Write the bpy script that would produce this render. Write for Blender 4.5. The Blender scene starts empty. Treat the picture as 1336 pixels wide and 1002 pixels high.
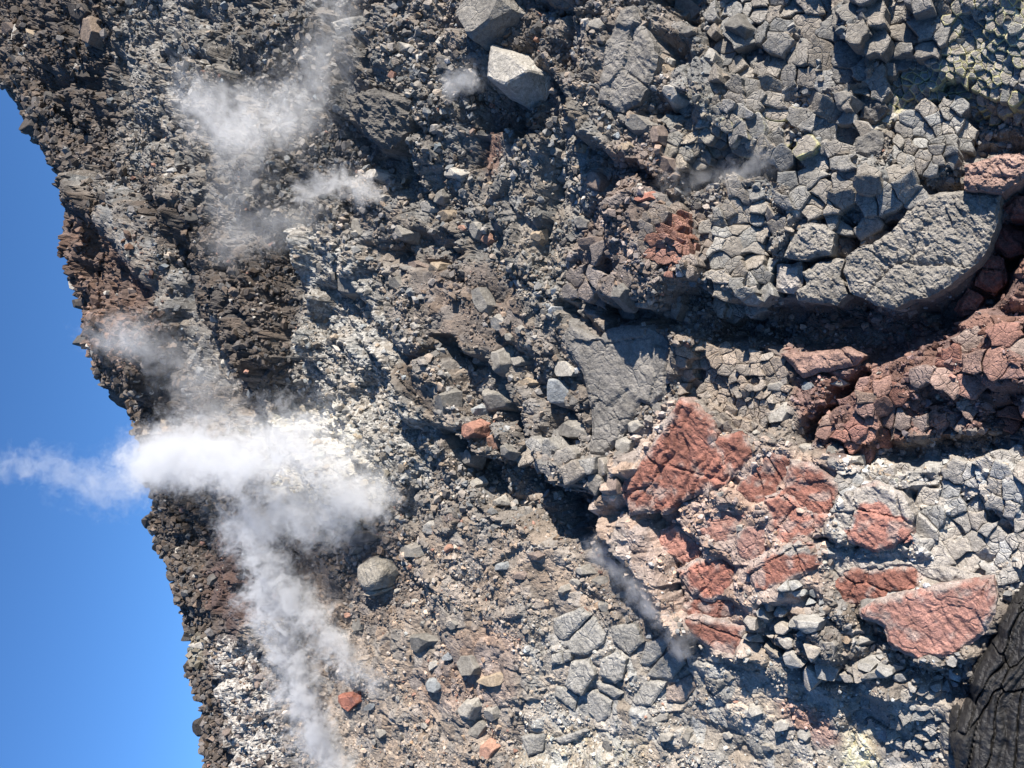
import bpy, bmesh, math, random
import numpy as np
from mathutils import Vector, Matrix
from mathutils.geometry import delaunay_2d_cdt

rng = np.random.default_rng(7)
random.seed(7)
scene = bpy.context.scene
COL = scene.collection

# ------------------------------------------------------------------ camera
# the photograph lies on its side: world up points to the left of the frame
PITCH = math.radians(-10.0)
FPX = 972.0                       # focal length in pixels of the 1336 x 1002 frame
FWD = np.array([0, math.cos(PITCH), math.sin(PITCH)])
UPV = np.array([0, -math.sin(PITCH), math.cos(PITCH)])
RGT = np.array([1.0, 0, 0])
cam_data = bpy.data.cameras.new('camera')
cam_data.sensor_fit = 'HORIZONTAL'
cam_data.sensor_width = 36.0
cam_data.lens = 36.0 * FPX / 1336.0
cam_data.clip_start = 0.1
cam_data.clip_end = 5000
cam = bpy.data.objects.new('camera', cam_data)
M = Matrix.Identity(4)
for r in range(3):
    M[r][0] = -UPV[r]; M[r][1] = RGT[r]; M[r][2] = -FWD[r]
cam.matrix_world = M
COL.objects.link(cam)
scene.camera = cam

# ------------------------------------------------------------------ light
SUN = np.array([0.88, -0.42, 0.0])
SUN_EL = math.radians(19)
SUN = SUN / np.linalg.norm(SUN) * math.cos(SUN_EL)
SUN[2] = math.sin(SUN_EL)
world = bpy.data.worlds.new('World')
scene.world = world
world.use_nodes = True
wt = world.node_tree
sky = wt.nodes.new('ShaderNodeTexSky')
sky.sky_type = 'NISHITA'
sky.sun_disc = False
sky.sun_elevation = SUN_EL
sky.sun_rotation = math.atan2(SUN[0], SUN[1])
sky.altitude = 3000
sky.air_density = 1.25
sky.dust_density = 0.0
sky.ozone_density = 8.0
bg = wt.nodes['Background']
bg.inputs['Strength'].default_value = 0.093
wt.links.new(sky.outputs[0], bg.inputs['Color'])
sl = bpy.data.lights.new('sun', 'SUN')
sl.energy = 5.0
sl.angle = math.radians(0.53)
sl.color = (1.0, 0.93, 0.83)
so = bpy.data.objects.new('sun', sl)
so.rotation_euler = Vector((-SUN[0], -SUN[1], -SUN[2])).to_track_quat('-Z', 'Y').to_euler()
so.location = (30, -40, 40)
COL.objects.link(so)
scene.view_settings.view_transform = 'Standard'
scene.view_settings.look = 'None'
scene.view_settings.gamma = 1.0
scene.view_settings.exposure = 1.1
scene.render.engine = 'CYCLES'
scene.cycles.max_bounces = 5
scene.cycles.diffuse_bounces = 1
scene.cycles.glossy_bounces = 1
scene.cycles.transparent_max_bounces = 8
scene.cycles.volume_bounces = 2
scene.cycles.volume_step_rate = 1.0
scene.cycles.volume_max_steps = 256

# ------------------------------------------------------------------ wall frame
TH = math.radians(41.0)
P0 = np.array([0, 14.0, -15.0])
AX = np.array([1.0, 0, 0])
AS = np.array([0, math.cos(TH), math.sin(TH)])
AN = np.array([0, -math.sin(TH), math.cos(TH)])

def ray(px, py):
    px = np.asarray(px, float); py = np.asarray(py, float)
    a = -(px - 668.0) / FPX; b = (501.0 - py) / FPX
    return FWD + a[..., None] * UPV + b[..., None] * RGT

def to_wall(px, py, h=0.0):
    """where the line of sight of a photo pixel meets the wall plane raised by h: (x, s)"""
    d = ray(px, py)
    k = P0 @ AN + np.asarray(h, float)
    t = k / (d @ AN)
    P = d * t[..., None] - P0
    return np.stack([P[..., 0], P @ AS], -1)

def wpos(x, s, n):
    x = np.asarray(x, float); s = np.asarray(s, float); n = np.asarray(n, float)
    return P0 + x[..., None] * AX + s[..., None] * AS + n[..., None] * AN

def to_pix(P):
    z = P @ FWD
    return 668 - FPX * (P @ UPV) / z, 501 - FPX * (P @ RGT) / z

def mpp(px, py):
    """metres per photo pixel on the wall"""
    d = ray(px, py)
    return float((P0 @ AN) / (d @ AN)) / FPX

# ------------------------------------------------------------------ noise in numpy
def _hash(ix, iy, iz, seed):
    h = (ix.astype(np.int64) * 374761393 + iy.astype(np.int64) * 668265263 + iz.astype(np.int64) * 2147483647 + seed * 974711) & 0xFFFFFFFF
    h = ((h ^ (h >> 13)) * 1274126177) & 0xFFFFFFFF
    h = ((h ^ (h >> 16)) * 2246822519) & 0xFFFFFFFF
    return ((h ^ (h >> 15)) & 0xFFFFFF) / float(0xFFFFFF)

def vnoise2(x, y, seed=0):
    ix = np.floor(x); iy = np.floor(y)
    fx = x - ix; fy = y - iy
    fx = fx * fx * (3 - 2 * fx); fy = fy * fy * (3 - 2 * fy)
    z = np.zeros_like(ix)
    a = _hash(ix, iy, z, seed); b = _hash(ix + 1, iy, z, seed)
    c = _hash(ix, iy + 1, z, seed); d = _hash(ix + 1, iy + 1, z, seed)
    return (a + (b - a) * fx) * (1 - fy) + (c + (d - c) * fx) * fy

def fbm2(x, y, seed=0, octaves=4, gain=0.5):
    t = 0; a = 1; n = 0
    for o in range(octaves):
        t = t + a * vnoise2(x * 2 ** o + 17.3 * o, y * 2 ** o - 9.1 * o, seed + o)
        n += a; a *= gain
    return t / n - 0.5

def vnoise3(p, seed=0):
    i = np.floor(p); f = p - i; f = f * f * (3 - 2 * f)
    r = 0
    for dx in (0, 1):
        for dy in (0, 1):
            for dz in (0, 1):
                w = (f[:, 0] if dx else 1 - f[:, 0]) * (f[:, 1] if dy else 1 - f[:, 1]) * (f[:, 2] if dz else 1 - f[:, 2])
                r = r + w * _hash(i[:, 0] + dx, i[:, 1] + dy, i[:, 2] + dz, seed)
    return r

def fbm3(p, seed=0, octaves=3):
    t = 0; a = 1; n = 0
    for o in range(octaves):
        t = t + a * vnoise3(p * 2 ** o + 5.7 * o, seed + o); n += a; a *= 0.5
    return t / n - 0.5

def cells(x, y, seed=0, jit=0.9):
    """F1, F2, cell random, and offset from the nearest feature point"""
    ix = np.floor(x); iy = np.floor(y)
    f1 = np.full(x.shape, 9.0); f2 = np.full(x.shape, 9.0)
    cid = np.zeros(x.shape); ox = np.zeros(x.shape); oy = np.zeros(x.shape)
    z = np.zeros_like(ix)
    for dx in (-1, 0, 1):
        for dy in (-1, 0, 1):
            cx = ix + dx; cy = iy + dy
            qx = cx + 0.5 + jit * (_hash(cx, cy, z, seed) - 0.5)
            qy = cy + 0.5 + jit * (_hash(cx, cy, z + 1, seed) - 0.5)
            d = np.hypot(x - qx, y - qy)
            m = d < f1
            f2 = np.where(m, f1, np.minimum(f2, d))
            cid = np.where(m, cx * 131.0 + cy * 517.0, cid)
            ox = np.where(m, x - qx, ox); oy = np.where(m, y - qy, oy)
            f1 = np.where(m, d, f1)
    return f1, f2, cid, ox, oy

def chunks(x, y, seed, tilt=1.3):
    """broken-rock relief: every cell is a tilted facet at its own height, joints sunk"""
    f1, f2, cid, ox, oy = cells(x, y, seed)
    z = np.zeros_like(cid)
    r1 = _hash(cid, z, z, seed + 1); r2 = _hash(cid, z, z, seed + 2) - 0.5; r3 = _hash(cid, z, z, seed + 3) - 0.5
    h = r1 + tilt * 2 * (r2 * ox + r3 * oy)
    e = np.clip((f2 - f1) / 0.13, 0, 1)
    return h * (0.4 + 0.6 * e) - 0.3 * (1 - e)

def sstep(a, b, v):
    t = np.clip((v - a) / (b - a), 0, 1)
    return t * t * (3 - 2 * t)

def sdf(poly, x, y):
    """signed distance to a polygon, positive inside"""
    poly = np.asarray(poly, float)
    d = np.full(x.shape, 1e9); ins = np.zeros(x.shape, bool)
    n = len(poly)
    for i in range(n):
        a = poly[i]; b = poly[(i + 1) % n]
        e = b - a
        wx = x - a[0]; wy = y - a[1]
        t = np.clip((wx * e[0] + wy * e[1]) / (e @ e + 1e-12), 0, 1)
        d = np.minimum(d, np.hypot(wx - e[0] * t, wy - e[1] * t))
        c = ((a[1] > y) != (b[1] > y))
        if abs(e[1]) > 1e-12:
            ins ^= c & (x < e[0] * (y - a[1]) / e[1] + a[0])
    return np.where(ins, d, -d)

# ------------------------------------------------------------------ materials
def rock_material(name, source='geometry', rough=0.9, bump=0.55, spec=0.25, fine=1.0, cracks=0.0, crack_scale=3.0):
    m = bpy.data.materials.new(name); m.use_nodes = True
    nt = m.node_tree; N = nt.nodes; L = nt.links
    b = N['Principled BSDF']
    b.inputs['Roughness'].default_value = rough
    b.inputs['Specular IOR Level'].default_value = spec
    at = N.new('ShaderNodeAttribute')
    at.attribute_type = 'INSTANCER' if source == 'instancer' else 'GEOMETRY'
    at.attribute_name = 'Col'
    geo = N.new('ShaderNodeNewGeometry')
    def noise(scale, detail, rgh=0.6, dist=0.0):
        n = N.new('ShaderNodeTexNoise'); n.inputs['Scale'].default_value = scale
        n.inputs['Detail'].default_value = detail; n.inputs['Roughness'].default_value = rgh
        n.inputs['Distortion'].default_value = dist
        L.new(geo.outputs['Position'], n.inputs['Vector']); return n
    def mrange(src, a, c, lo, hi):
        r = N.new('ShaderNodeMapRange'); r.inputs[1].default_value = a; r.inputs[2].default_value = c
        r.inputs[3].default_value = lo; r.inputs[4].default_value = hi
        L.new(src, r.inputs[0]); return r.outputs[0]
    n1 = noise(0.9, 3); n2 = noise(7.0, 3, 0.65); n3 = noise(38.0, 1, 0.7)
    v1 = mrange(n1.outputs[0], 0.3, 0.7, 0.78, 1.22)
    v2 = mrange(n2.outputs[0], 0.3, 0.7, 0.72, 1.3)
    v3 = mrange(n3.outputs[0], 0.3, 0.7, 0.75, 1.28)
    def mul(a, c):
        k = N.new('ShaderNodeMath'); k.operation = 'MULTIPLY'; L.new(a, k.inputs[0])
        if isinstance(c, float): k.inputs[1].default_value = c
        else: L.new(c, k.inputs[1])
        return k.outputs[0]
    v = mul(mul(v1, v2), v3)
    cm = N.new('ShaderNodeVectorMath'); cm.operation = 'SCALE'
    tn = N.new('ShaderNodeVectorMath'); tn.operation = 'MULTIPLY'; tn.inputs[1].default_value = (1.03, 1.0, 0.965)
    L.new(at.outputs['Color'], tn.inputs[0]); L.new(tn.outputs[0], cm.inputs[0]); L.new(v, cm.inputs['Scale'])
    col = cm.outputs[0]
    if source == 'geometry':
        dp = N.new('ShaderNodeAttribute'); dp.attribute_name = 'Dep'
        sep = N.new('ShaderNodeSeparateColor'); L.new(dp.outputs['Color'], sep.inputs[0])
        def deposit(col, amount, nz, colour, k):
            s = N.new('ShaderNodeMath'); s.operation = 'ADD'; L.new(nz, s.inputs[0]); 
            mm = mul(amount, 0.75); L.new(mm, s.inputs[1])
            f = mrange(s.outputs[0], 0.78, 0.98, 0.0, k)
            mx = N.new('ShaderNodeMix'); mx.data_type = 'RGBA'
            L.new(f, mx.inputs['Factor']); L.new(col, mx.inputs['A']); mx.inputs['B'].default_value = colour
            return mx.outputs['Result']
        nw = noise(5.0, 5, 0.75, 0.4)
        col = deposit(col, sep.outputs[0], nw.outputs[0], (0.52, 0.50, 0.46, 1), 0.85)
        ns = noise(4.0, 4, 0.7)
        col = deposit(col, sep.outputs[1], ns.outputs[0], (0.46, 0.43, 0.20, 1), 0.7)
    L.new(col, b.inputs['Base Color'])
    nb = noise(9.0, 4, 0.68); nb2 = noise(45.0, 1, 0.7)
    ad = N.new('ShaderNodeMath'); ad.operation = 'MULTIPLY_ADD'
    L.new(nb2.outputs[0], ad.inputs[0]); ad.inputs[1].default_value = 0.22 * fine; L.new(nb.outputs[0], ad.inputs[2])
    hgt = ad.outputs[0]
    if cracks:      # hairline fractures of the rock itself
        wn = noise(2.2, 2)
        wv = N.new('ShaderNodeVectorMath'); wv.operation = 'MULTIPLY_ADD'; wv.inputs[1].default_value = (.35, .35, .35)
        L.new(wn.outputs['Color'], wv.inputs[0]); L.new(geo.outputs['Position'], wv.inputs[2])
        vo = N.new('ShaderNodeTexVoronoi'); vo.feature = 'DISTANCE_TO_EDGE'; vo.inputs['Scale'].default_value = crack_scale
        L.new(wv.outputs[0], vo.inputs['Vector'])
        cf = mrange(vo.outputs['Distance'], 0.0, 0.07, 0.0, cracks)
        gate = mrange(n1.outputs[0], 0.38, 0.55, 0.0, 1.0)
        cg = N.new('ShaderNodeMix'); L.new(gate, cg.inputs['Factor']); cg.inputs['A'].default_value = cracks; L.new(cf, cg.inputs['B'])
        sm_ = N.new('ShaderNodeMath'); sm_.operation = 'ADD'; L.new(ad.outputs[0], sm_.inputs[0]); L.new(cg.outputs['Result'], sm_.inputs[1])
        hgt = sm_.outputs[0]
    bp = N.new('ShaderNodeBump'); bp.inputs['Strength'].default_value = bump; bp.inputs['Distance'].default_value = 0.09
    L.new(hgt, bp.inputs['Height']); L.new(bp.outputs[0], b.inputs['Normal'])
    return m

MAT_WALL = rock_material('crater_rock', bump=0.75)
MAT_ROCK = rock_material('loose_rock', bump=0.5)
MAT_SLAB = rock_material('slab_rock', bump=0.8, cracks=.45, crack_scale=1.7)
MAT_CRUST = rock_material('crust_rock', bump=0.75, cracks=.55, crack_scale=4.2)
MAT_SCREE = rock_material('scree_rock', source='instancer', bump=0.5)
MAT_LAVA = rock_material('fresh_lava', rough=0.5, bump=0.8, spec=0.5)

# ------------------------------------------------------------------ object helpers
def tag(o, label=None, cat=None, group=None, kind=None):
    if label: o['label'] = label
    if cat: o['category'] = cat
    if group: o['group'] = group
    if kind or cat: o['kind'] = kind or 'thing'
    return o

def mesh_obj(name, verts, faces, mat, col=None, dep=None, smooth=True, parent=None, origin=None):
    me = bpy.data.meshes.new(name)
    verts = np.asarray(verts, np.float64)
    o = bpy.data.objects.new(name, me)
    if origin is None:
        origin = np.zeros(3) if parent is None else np.array(parent.location)
    base = np.array(origin)
    faces = np.asarray(faces, np.int32)
    nf, k = faces.shape
    me.vertices.add(len(verts)); me.vertices.foreach_set('co', (verts - base).astype(np.float32).ravel())
    me.loops.add(nf * k); me.loops.foreach_set('vertex_index', faces.ravel())
    me.polygons.add(nf)
    me.polygons.foreach_set('loop_start', np.arange(0, nf * k, k, dtype=np.int32))
    me.polygons.foreach_set('use_smooth', np.full(nf, bool(smooth)))
    me.update(calc_edges=True)
    for nm, data in (('Col', col), ('Dep', dep)):
        if data is None: continue
        data = np.asarray(data, np.float32)
        if data.ndim == 1: data = np.tile(data, (len(verts), 1))
        a = me.color_attributes.new(nm, 'FLOAT_COLOR', 'POINT')
        buf = np.ones((len(verts), 4), np.float32); buf[:, :data.shape[1]] = data
        a.data.foreach_set('color', buf.ravel())
    me.materials.append(mat)
    COL.objects.link(o)
    if parent is not None:
        o.parent = parent
        o.location = base - np.array(parent.location)
    else:
        o.location = base
    return o

def empty(name, loc):
    o = bpy.data.objects.new(name, None); o.empty_display_size = 0.2
    o.location = loc; COL.objects.link(o); return o

# ------------------------------------------------------------------ what stands out of the wall, outlined in photo pixels
RED = (.215, .10, .078); PINK = (.265, .145, .122); DRED = (.185, .088, .07)
GREY = (.215, .203, .184); DGREY = (.175, .168, .158)
ASH = (.30, .28, .26)

SLABS = [  # name, outline, lift, depth, colour, crinkle, crack, tilt, extras, label
    ('dark_slab', [(798, 426), (848, 424), (876, 444), (871, 481), (868, 514), (851, 532), (835, 524), (828, 541), (808, 574), (785, 596), (766, 594), (771, 567), (768, 521), (758, 487), (735, 451), (740, 421), (778, 442)], .25, .7, DGREY, .04, 1.5, (0, 0), dict(crack_depth=.05), 'broad smooth dark grey slab with fine cracks in the middle of the wall'),
    ('dark_slab', [(825, 5), (835, 27), (856, 70), (848, 100), (835, 133), (811, 147), (778, 133), (783, 100), (788, 57), (808, 13)], .3, .7, DGREY, .06, 1.8, (0, 0), dict(crack_depth=.07), 'pointed dark grey slab with one crack, upper middle of the wall'),
    ('red_slab', [(885, 527), (898, 534), (925, 554), (928, 581), (945, 617), (941, 631), (885, 647), (871, 664), (848, 662), (825, 668), (815, 641), (825, 617), (845, 597), (865, 567)], .3, .8, RED, .06, 1.9, (0, 0), dict(wave=.09, crack_depth=.06), 'rippled brick red slab just below the broad dark slab'),
    ('red_slab', [(933, 576), (961, 571), (978, 591), (951, 621), (943, 605)], .3, .7, RED, .06, 0, (0, 0), {}, 'small pink red slab touching the rippled slab on its right'),
    ('red_slab', [(965, 637), (985, 612), (1005, 594), (1030, 602), (1022, 632), (1000, 655), (975, 655)], .25, .7, RED, .06, 1.0, (0, 0), {}, 'left one of the paired red slabs beside a pale crack'),
    ('red_slab', [(1034, 606), (1062, 612), (1084, 632), (1086, 650), (1075, 670), (1050, 666), (1028, 642)], .28, .7, RED, .07, 1.0, (0, 0), {}, 'right one of the paired red slabs beside a pale crack'),
    ('red_slab', [(1002, 652), (1028, 646), (1048, 669), (1075, 673), (1072, 690), (1045, 700), (1025, 708), (1005, 690)], .25, .7, (.29, .14, .11), .07, 1.0, (0, 0), dict(wave=.04), 'scalloped red slab directly under the paired red slabs'),
    ('red_slab', [(962, 702), (975, 690), (1000, 682), (1000, 722), (980, 732), (964, 717)], .2, .6, (.25, .15, .13), .06, .8, (0, 0), {}, 'dusty round red slab between two pale seams'),
    ('red_slab', [(855, 703), (885, 688), (918, 715), (915, 728), (895, 730), (865, 720)], .2, .6, (.27, .14, .115), .07, .8, (0, 0), dict(wave=.04), 'oval dusty red slab nearest the grey smoke'),
    ('red_slab', [(915, 690), (935, 668), (975, 666), (968, 688), (955, 706), (935, 704)], .2, .6, (.26, .145, .12), .07, .8, (0, 0), {}, 'dusty red slab below the pale grey stone on the red outcrop'),
    ('red_slab', [(888, 746), (915, 735), (941, 728), (958, 741), (956, 765), (928, 780), (908, 771)], .25, .7, (.25, .115, .09), .06, 1.1, (0, 0), dict(wave=.04), 'lens shaped red slab above the two lowest red slabs'),
    ('red_slab', [(881, 795), (915, 784), (951, 781), (961, 791), (948, 805), (901, 808)], .25, .8, DRED, .06, .9, (0, 0), {}, 'narrow dark red slab on top of the lowest dark red slab'),
    ('red_slab', [(895, 812), (915, 808), (965, 821), (961, 860), (935, 848), (908, 828)], .3, .9, DRED, .05, 1.4, (0, .1), {}, 'lowest dark red slab, triangular, above the grey plates'),
    ('red_slab', [(978, 745), (1002, 728), (1039, 711), (1062, 725), (1062, 741), (1022, 757), (1003, 768), (988, 768)], .3, .7, RED, .05, 1.3, (0, 0), dict(dust=(ASH, [(1010, 722), (1040, 705), (1066, 722), (1050, 724), (1030, 726)])), 'red slab with an ash topped edge left of the pale grey blocks'),
    ('red_slab', [(1092, 672), (1108, 648), (1140, 636), (1168, 648), (1182, 672), (1182, 700), (1160, 710), (1140, 715), (1110, 702), (1095, 688)], .35, .8, (.28, .14, .115), .08, 1.1, (0, 0), dict(dust=(ASH, [(1085, 640), (1180, 630), (1200, 680), (1165, 672), (1150, 655), (1120, 655), (1112, 690), (1090, 690)])), 'ash dusted red slab to the right of the paired red slabs'),
    ('red_slab', [(1090, 770), (1095, 755), (1115, 747), (1150, 745), (1185, 742), (1200, 755), (1192, 772), (1150, 783), (1129, 788), (1092, 787)], .3, .8, RED, .06, 1.2, (0, 0), {}, 'red slab resting on the upper left of the largest red slab'),
    ('red_slab', [(1127, 796), (1159, 783), (1192, 779), (1235, 768), (1289, 758), (1292, 795), (1282, 821), (1242, 851), (1199, 855), (1169, 841), (1159, 818), (1132, 808)], .4, .9, PINK, .045, 1.3, (0, 0), dict(crack_depth=.05), 'largest pinkish red slab at the edge of the black lava'),
    ('ash_ledge', [(1085, 738), (1100, 722), (1140, 728), (1190, 730), (1240, 740), (1288, 756), (1236, 766), (1202, 757), (1186, 741), (1115, 746), (1092, 757)], .12, .6, ASH, .08, .7, (0, 0), {}, 'pale ash ledge along the top of the largest red slab'),
    ('brown_slab', [(1015, 461), (1092, 456), (1105, 452), (1127, 464), (1115, 477), (1065, 487), (1045, 494), (1029, 474)], .35, .6, (.24, .16, .135), .06, .9, (0, -.05), {}, 'long brown slab jutting out below the deep shadow'),
    ('red_slab', [(1276, 336), (1290, 330), (1308, 337), (1314, 367), (1296, 384), (1271, 372)], .5, .8, DRED, .10, .7, (0, 0), {}, 'dark red lump right of the tip of the big grey slab'),
    ('red_slab', [(1242, 404), (1262, 376), (1284, 387), (1270, 408), (1255, 414)], .4, .8, DRED, .10, .6, (0, 0), {}, 'small dark red lump in the shade of the big grey slab'),
    ('red_slab', [(1290, 300), (1310, 290), (1340, 296), (1340, 330), (1312, 334), (1292, 326)], .5, .9, DRED, .09, .7, (0, 0), {}, 'dark red block at the right border beside the big grey slab'),
    ('red_slab', [(1308, 268), (1325, 252), (1345, 258), (1345, 286), (1318, 284)], .5, .9, DRED, .09, .7, (0, 0), {}, 'uppermost dark red block at the right border'),
    ('dark_boulder', [(451, 127), (487, 113), (524, 127), (521, 163), (501, 193), (487, 192), (467, 170)], .8, 1.5, (.105, .10, .094), .16, 2.5, (0.1, 0.1), dict(crack_depth=.04, edge=.25), 'large dark rough boulder beside the upper steam'),
    ('grey_slab_fragment', [(432, 30), (468, 18), (498, 20), (490, 34), (455, 38), (438, 46)], .6, .9, (.22, .215, .2), .08, 0, (0, .1), {}, 'long grey slab hanging over the hollow beside the upper steam'),
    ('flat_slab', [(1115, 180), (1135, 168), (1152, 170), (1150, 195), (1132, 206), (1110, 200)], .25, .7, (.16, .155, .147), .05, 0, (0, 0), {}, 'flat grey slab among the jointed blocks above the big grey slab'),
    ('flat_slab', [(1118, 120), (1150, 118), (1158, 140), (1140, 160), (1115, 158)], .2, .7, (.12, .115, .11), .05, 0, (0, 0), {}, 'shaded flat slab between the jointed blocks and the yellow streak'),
]
PLATES = [[(718, 830), (720, 808), (757, 793), (770, 803), (745, 828), (735, 838)], [(745, 830), (772, 804), (788, 828), (785, 840), (765, 855), (745, 852), (738, 841)], [(793, 818), (828, 815), (838, 838), (821, 855), (798, 838)],
          [(743, 865), (765, 860), (775, 881), (758, 908), (735, 895)], [(781, 861), (805, 851), (816, 861), (811, 888), (801, 893), (780, 881)], [(765, 905), (775, 901), (798, 915), (795, 935), (778, 945), (766, 931)],
          [(725, 895), (733, 897), (753, 911), (748, 928), (723, 908)], [(838, 885), (858, 862), (881, 841), (895, 865), (875, 888)], [(838, 889), (868, 891), (851, 921), (828, 921), (823, 915)], [(868, 898), (901, 881), (908, 895), (891, 918), (868, 915)],
          [(721, 965), (761, 951), (767, 954), (751, 968), (731, 973)], [(681, 961), (711, 958), (705, 981), (688, 988)], [(776, 890), (800, 895), (812, 905), (802, 914), (778, 902)], [(718, 855), (730, 852), (732, 866), (716, 868)], [(734, 850), (745, 847), (743, 862), (734, 864)],
          [(842, 838), (876, 830), (862, 856), (846, 870), (832, 868)]]
OUT = []
def spec(*a, **k): OUT.append((a, k))
GB = (.205, .196, .182)
SULF = [(1165, 100), (1240, 55), (1345, 15), (1345, 140), (1290, 165), (1240, 135), (1180, 150), (1150, 175)]
spec('jointed_outcrop', 'block', 'jointed grey lava outcrop of tight blocks at the upper right', [(925, -15), (1225, -15), (1230, 55), (1160, 100), (1145, 170), (1105, 215), (1010, 225), (960, 190), (930, 100)], 27, 11, GB, .28, .8, 1.35, -.6, 1.1, 12, 3, 2, .2, .6, skip=[SLABS[-1][1], SLABS[-2][1]])
spec('stained_outcrop', 'block', 'small jointed blocks with yellow and white mineral seams at the upper right corner', [(1150, 150), (1165, 100), (1225, 40), (1250, -15), (1350, -15), (1350, 150), (1290, 165), (1240, 125), (1190, 130)], 12.5, 12, (.225, .216, .197), .13, .5, 1.3, -.5, 1.5, 12, 2, 1, .2, .5)
spec('knobby_outcrop', 'block', 'knobbly pale grey blocks hanging over the shadow above the big grey slab', [(1165, 165), (1200, 140), (1245, 120), (1275, 150), (1272, 172), (1255, 205), (1225, 225), (1190, 218), (1165, 200)], 16, 13, (.235, .226, .208), .45, .9, 1.2, -.4, .8, 9, 3, 2, .18, .5)
spec('ledge_outcrop', 'block', 'row of rounded grey blocks along the top edge of the big grey slab', [(1010, 230), (1060, 215), (1110, 210), (1165, 215), (1205, 222), (1212, 252), (1185, 275), (1160, 302), (1132, 318), (1105, 310), (1090, 290), (1050, 278), (1018, 285)], 26, 14, (.215, .206, .19), .45, 1.0, 1.5, -.25, .9, 10, 3, 3, .15, .5)
def patch(x, y, k=1): return float(fbm2(np.array([x / 26. + 7 * k]), np.array([y / 26.]), 600 + k, 2)[0])
def redmix(x, y, r):
    return (.215, .12, .095) if math.hypot((x - 872) / 40, (y - 322) / 46) + 1.2 * patch(x, y) < .8 else (.2, .175, .155)
spec('tiled_outcrop', 'block', 'dark red tile shaped blocks fringed by grey ones, left of the deep shadow', [(835, 285), (870, 262), (920, 275), (935, 310), (925, 345), (880, 362), (835, 350), (825, 315)], 12, 15, RED, .2, .5, 1.3, -.3, 1.0, 12, 2, 1, .18, .5, colfun=redmix)
spec('blocky_outcrop', 'block', 'light grey rounded blocks between the red tiles and the big grey slab', [(915, 270), (950, 240), (1000, 250), (1012, 290), (1010, 340), (1000, 395), (965, 420), (930, 410), (920, 370), (930, 330)], 21, 16, (.23, .219, .2), .35, .9, 1.2, -.2, .9, 10, 3, 2, .2, .6)
spec('cobbled_outcrop', 'block', 'cobbled brown grey outcrop between the smooth dark slab and the deep shadow', [(885, 455), (930, 448), (990, 452), (1020, 475), (1035, 505), (1005, 545), (985, 575), (945, 562), (905, 535), (880, 500)], 13, 17, (.24, .21, .182), .18, .5, 1.2, .5, .9, 10, 2, 1, .2, .6)
def r9(x, y, r):
    k = min(1, max(0, .55 + 2.6 * patch(x, y, 2)))
    return np.array((.235, .125, .102)) * k + np.array((.235, .185, .16)) * (1 - k)
spec('red_outcrop', 'block', 'cracked dull red outcrop at the right border below the deep shadow', [(1185, 495), (1215, 466), (1242, 446), (1300, 434), (1345, 424), (1345, 507), (1270, 511), (1220, 511)], 36, 18, RED, .15, .6, 1.5, -.25, .5, 10, 3, 3, .14, .5, colfun=r9, rough=.09)
spec('red_outcrop', 'block', 'lumpy dark red outcrop stretching left under the cracked red one', [(1070, 560), (1087, 527), (1137, 494), (1175, 507), (1222, 534), (1269, 521), (1282, 537), (1250, 565), (1200, 562), (1162, 568), (1135, 602), (1115, 595)], 25, 19, RED, .15, .6, 1.4, -.25, .7, 9, 3, 2, .2, .6, colfun=r9, rough=.09)
spec('red_outcrop', 'block', 'thin band of red blocks at the right border under the shadowed gully', [(1285, 536), (1345, 521), (1345, 552), (1305, 556)], 18, 20, RED, .2, .6, 1.5, -.2, .7, 9, 3, 2, .15, .5, colfun=r9)
LG = (.295, .285, .27)
spec('pale_outcrop', 'block', 'light grey cobbled outcrop at the right border above the black lava', [(1185, 620), (1240, 610), (1345, 590), (1345, 745), (1310, 768), (1280, 752), (1230, 735), (1190, 715), (1190, 660)], 22, 21, LG, .14, .5, 1.6, .35, .8, 10, 2, 2, .15, .6, rough=.07)
spec('pale_outcrop', 'block', 'light grey cobbles between the paired red slabs and the shadowed gully', [(1085, 610), (1140, 615), (1185, 612), (1185, 650), (1140, 632), (1105, 645), (1090, 665), (1088, 640)], 13, 22, LG, .15, .5, 1.4, -.2, .8, 10, 2, 1, .15, .6)
spec('layered_outcrop', 'block', 'slanting grey layered blocks below the notch between the red slabs', [(975, 790), (1010, 775), (1060, 800), (1085, 830), (1110, 860), (1145, 868), (1168, 882), (1140, 893), (1100, 880), (1060, 885), (1010, 850), (975, 835)], 26, 23, (.25, .238, .22), .38, .8, 2.0, .55, .8, 12, 3, 2, .2, .6)
spec('layered_outcrop', 'block', 'fringe of small grey blocks under the shadow of the largest red slab', [(1100, 800), (1135, 818), (1165, 848), (1220, 868), (1255, 850), (1258, 900), (1200, 905), (1150, 875), (1115, 850)], 12, 24, (.27, .26, .245), .14, .5, 1.3, .4, .9, 11, 2, 1, .15, .6)
spec('paved_outcrop', 'block', 'flat pale polygon blocks along the lower edge beside the black lava', [(1120, 895), (1200, 905), (1235, 930), (1230, 985), (1200, 1015), (1150, 960), (1110, 925)], 17, 25, (.275, .265, .245), .07, .35, 1.3, .6, 1.0, 16, 1, 2, .13, .5, drop=.3)
spec('ledge_outcrop', 'block', 'chain of upright grey blocks below the broad smooth dark slab', [(672, 590), (700, 575), (740, 590), (790, 598), (810, 612), (800, 640), (770, 632), (720, 622), (680, 612)], 20, 26, (.235, .22, .2), .4, .9, .8, .2, .9, 11, 3, 2, .15, .5)
spec('brown_outcrop', 'block', 'brown grey rounded blocks left of the red tile shaped blocks', [(742, 340), (775, 310), (810, 330), (830, 360), (800, 375), (800, 395), (770, 398), (740, 388)], 21, 27, (.19, .165, .15), .3, .8, 1.1, .1, .8, 9, 3, 3, .15, .5)
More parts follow.
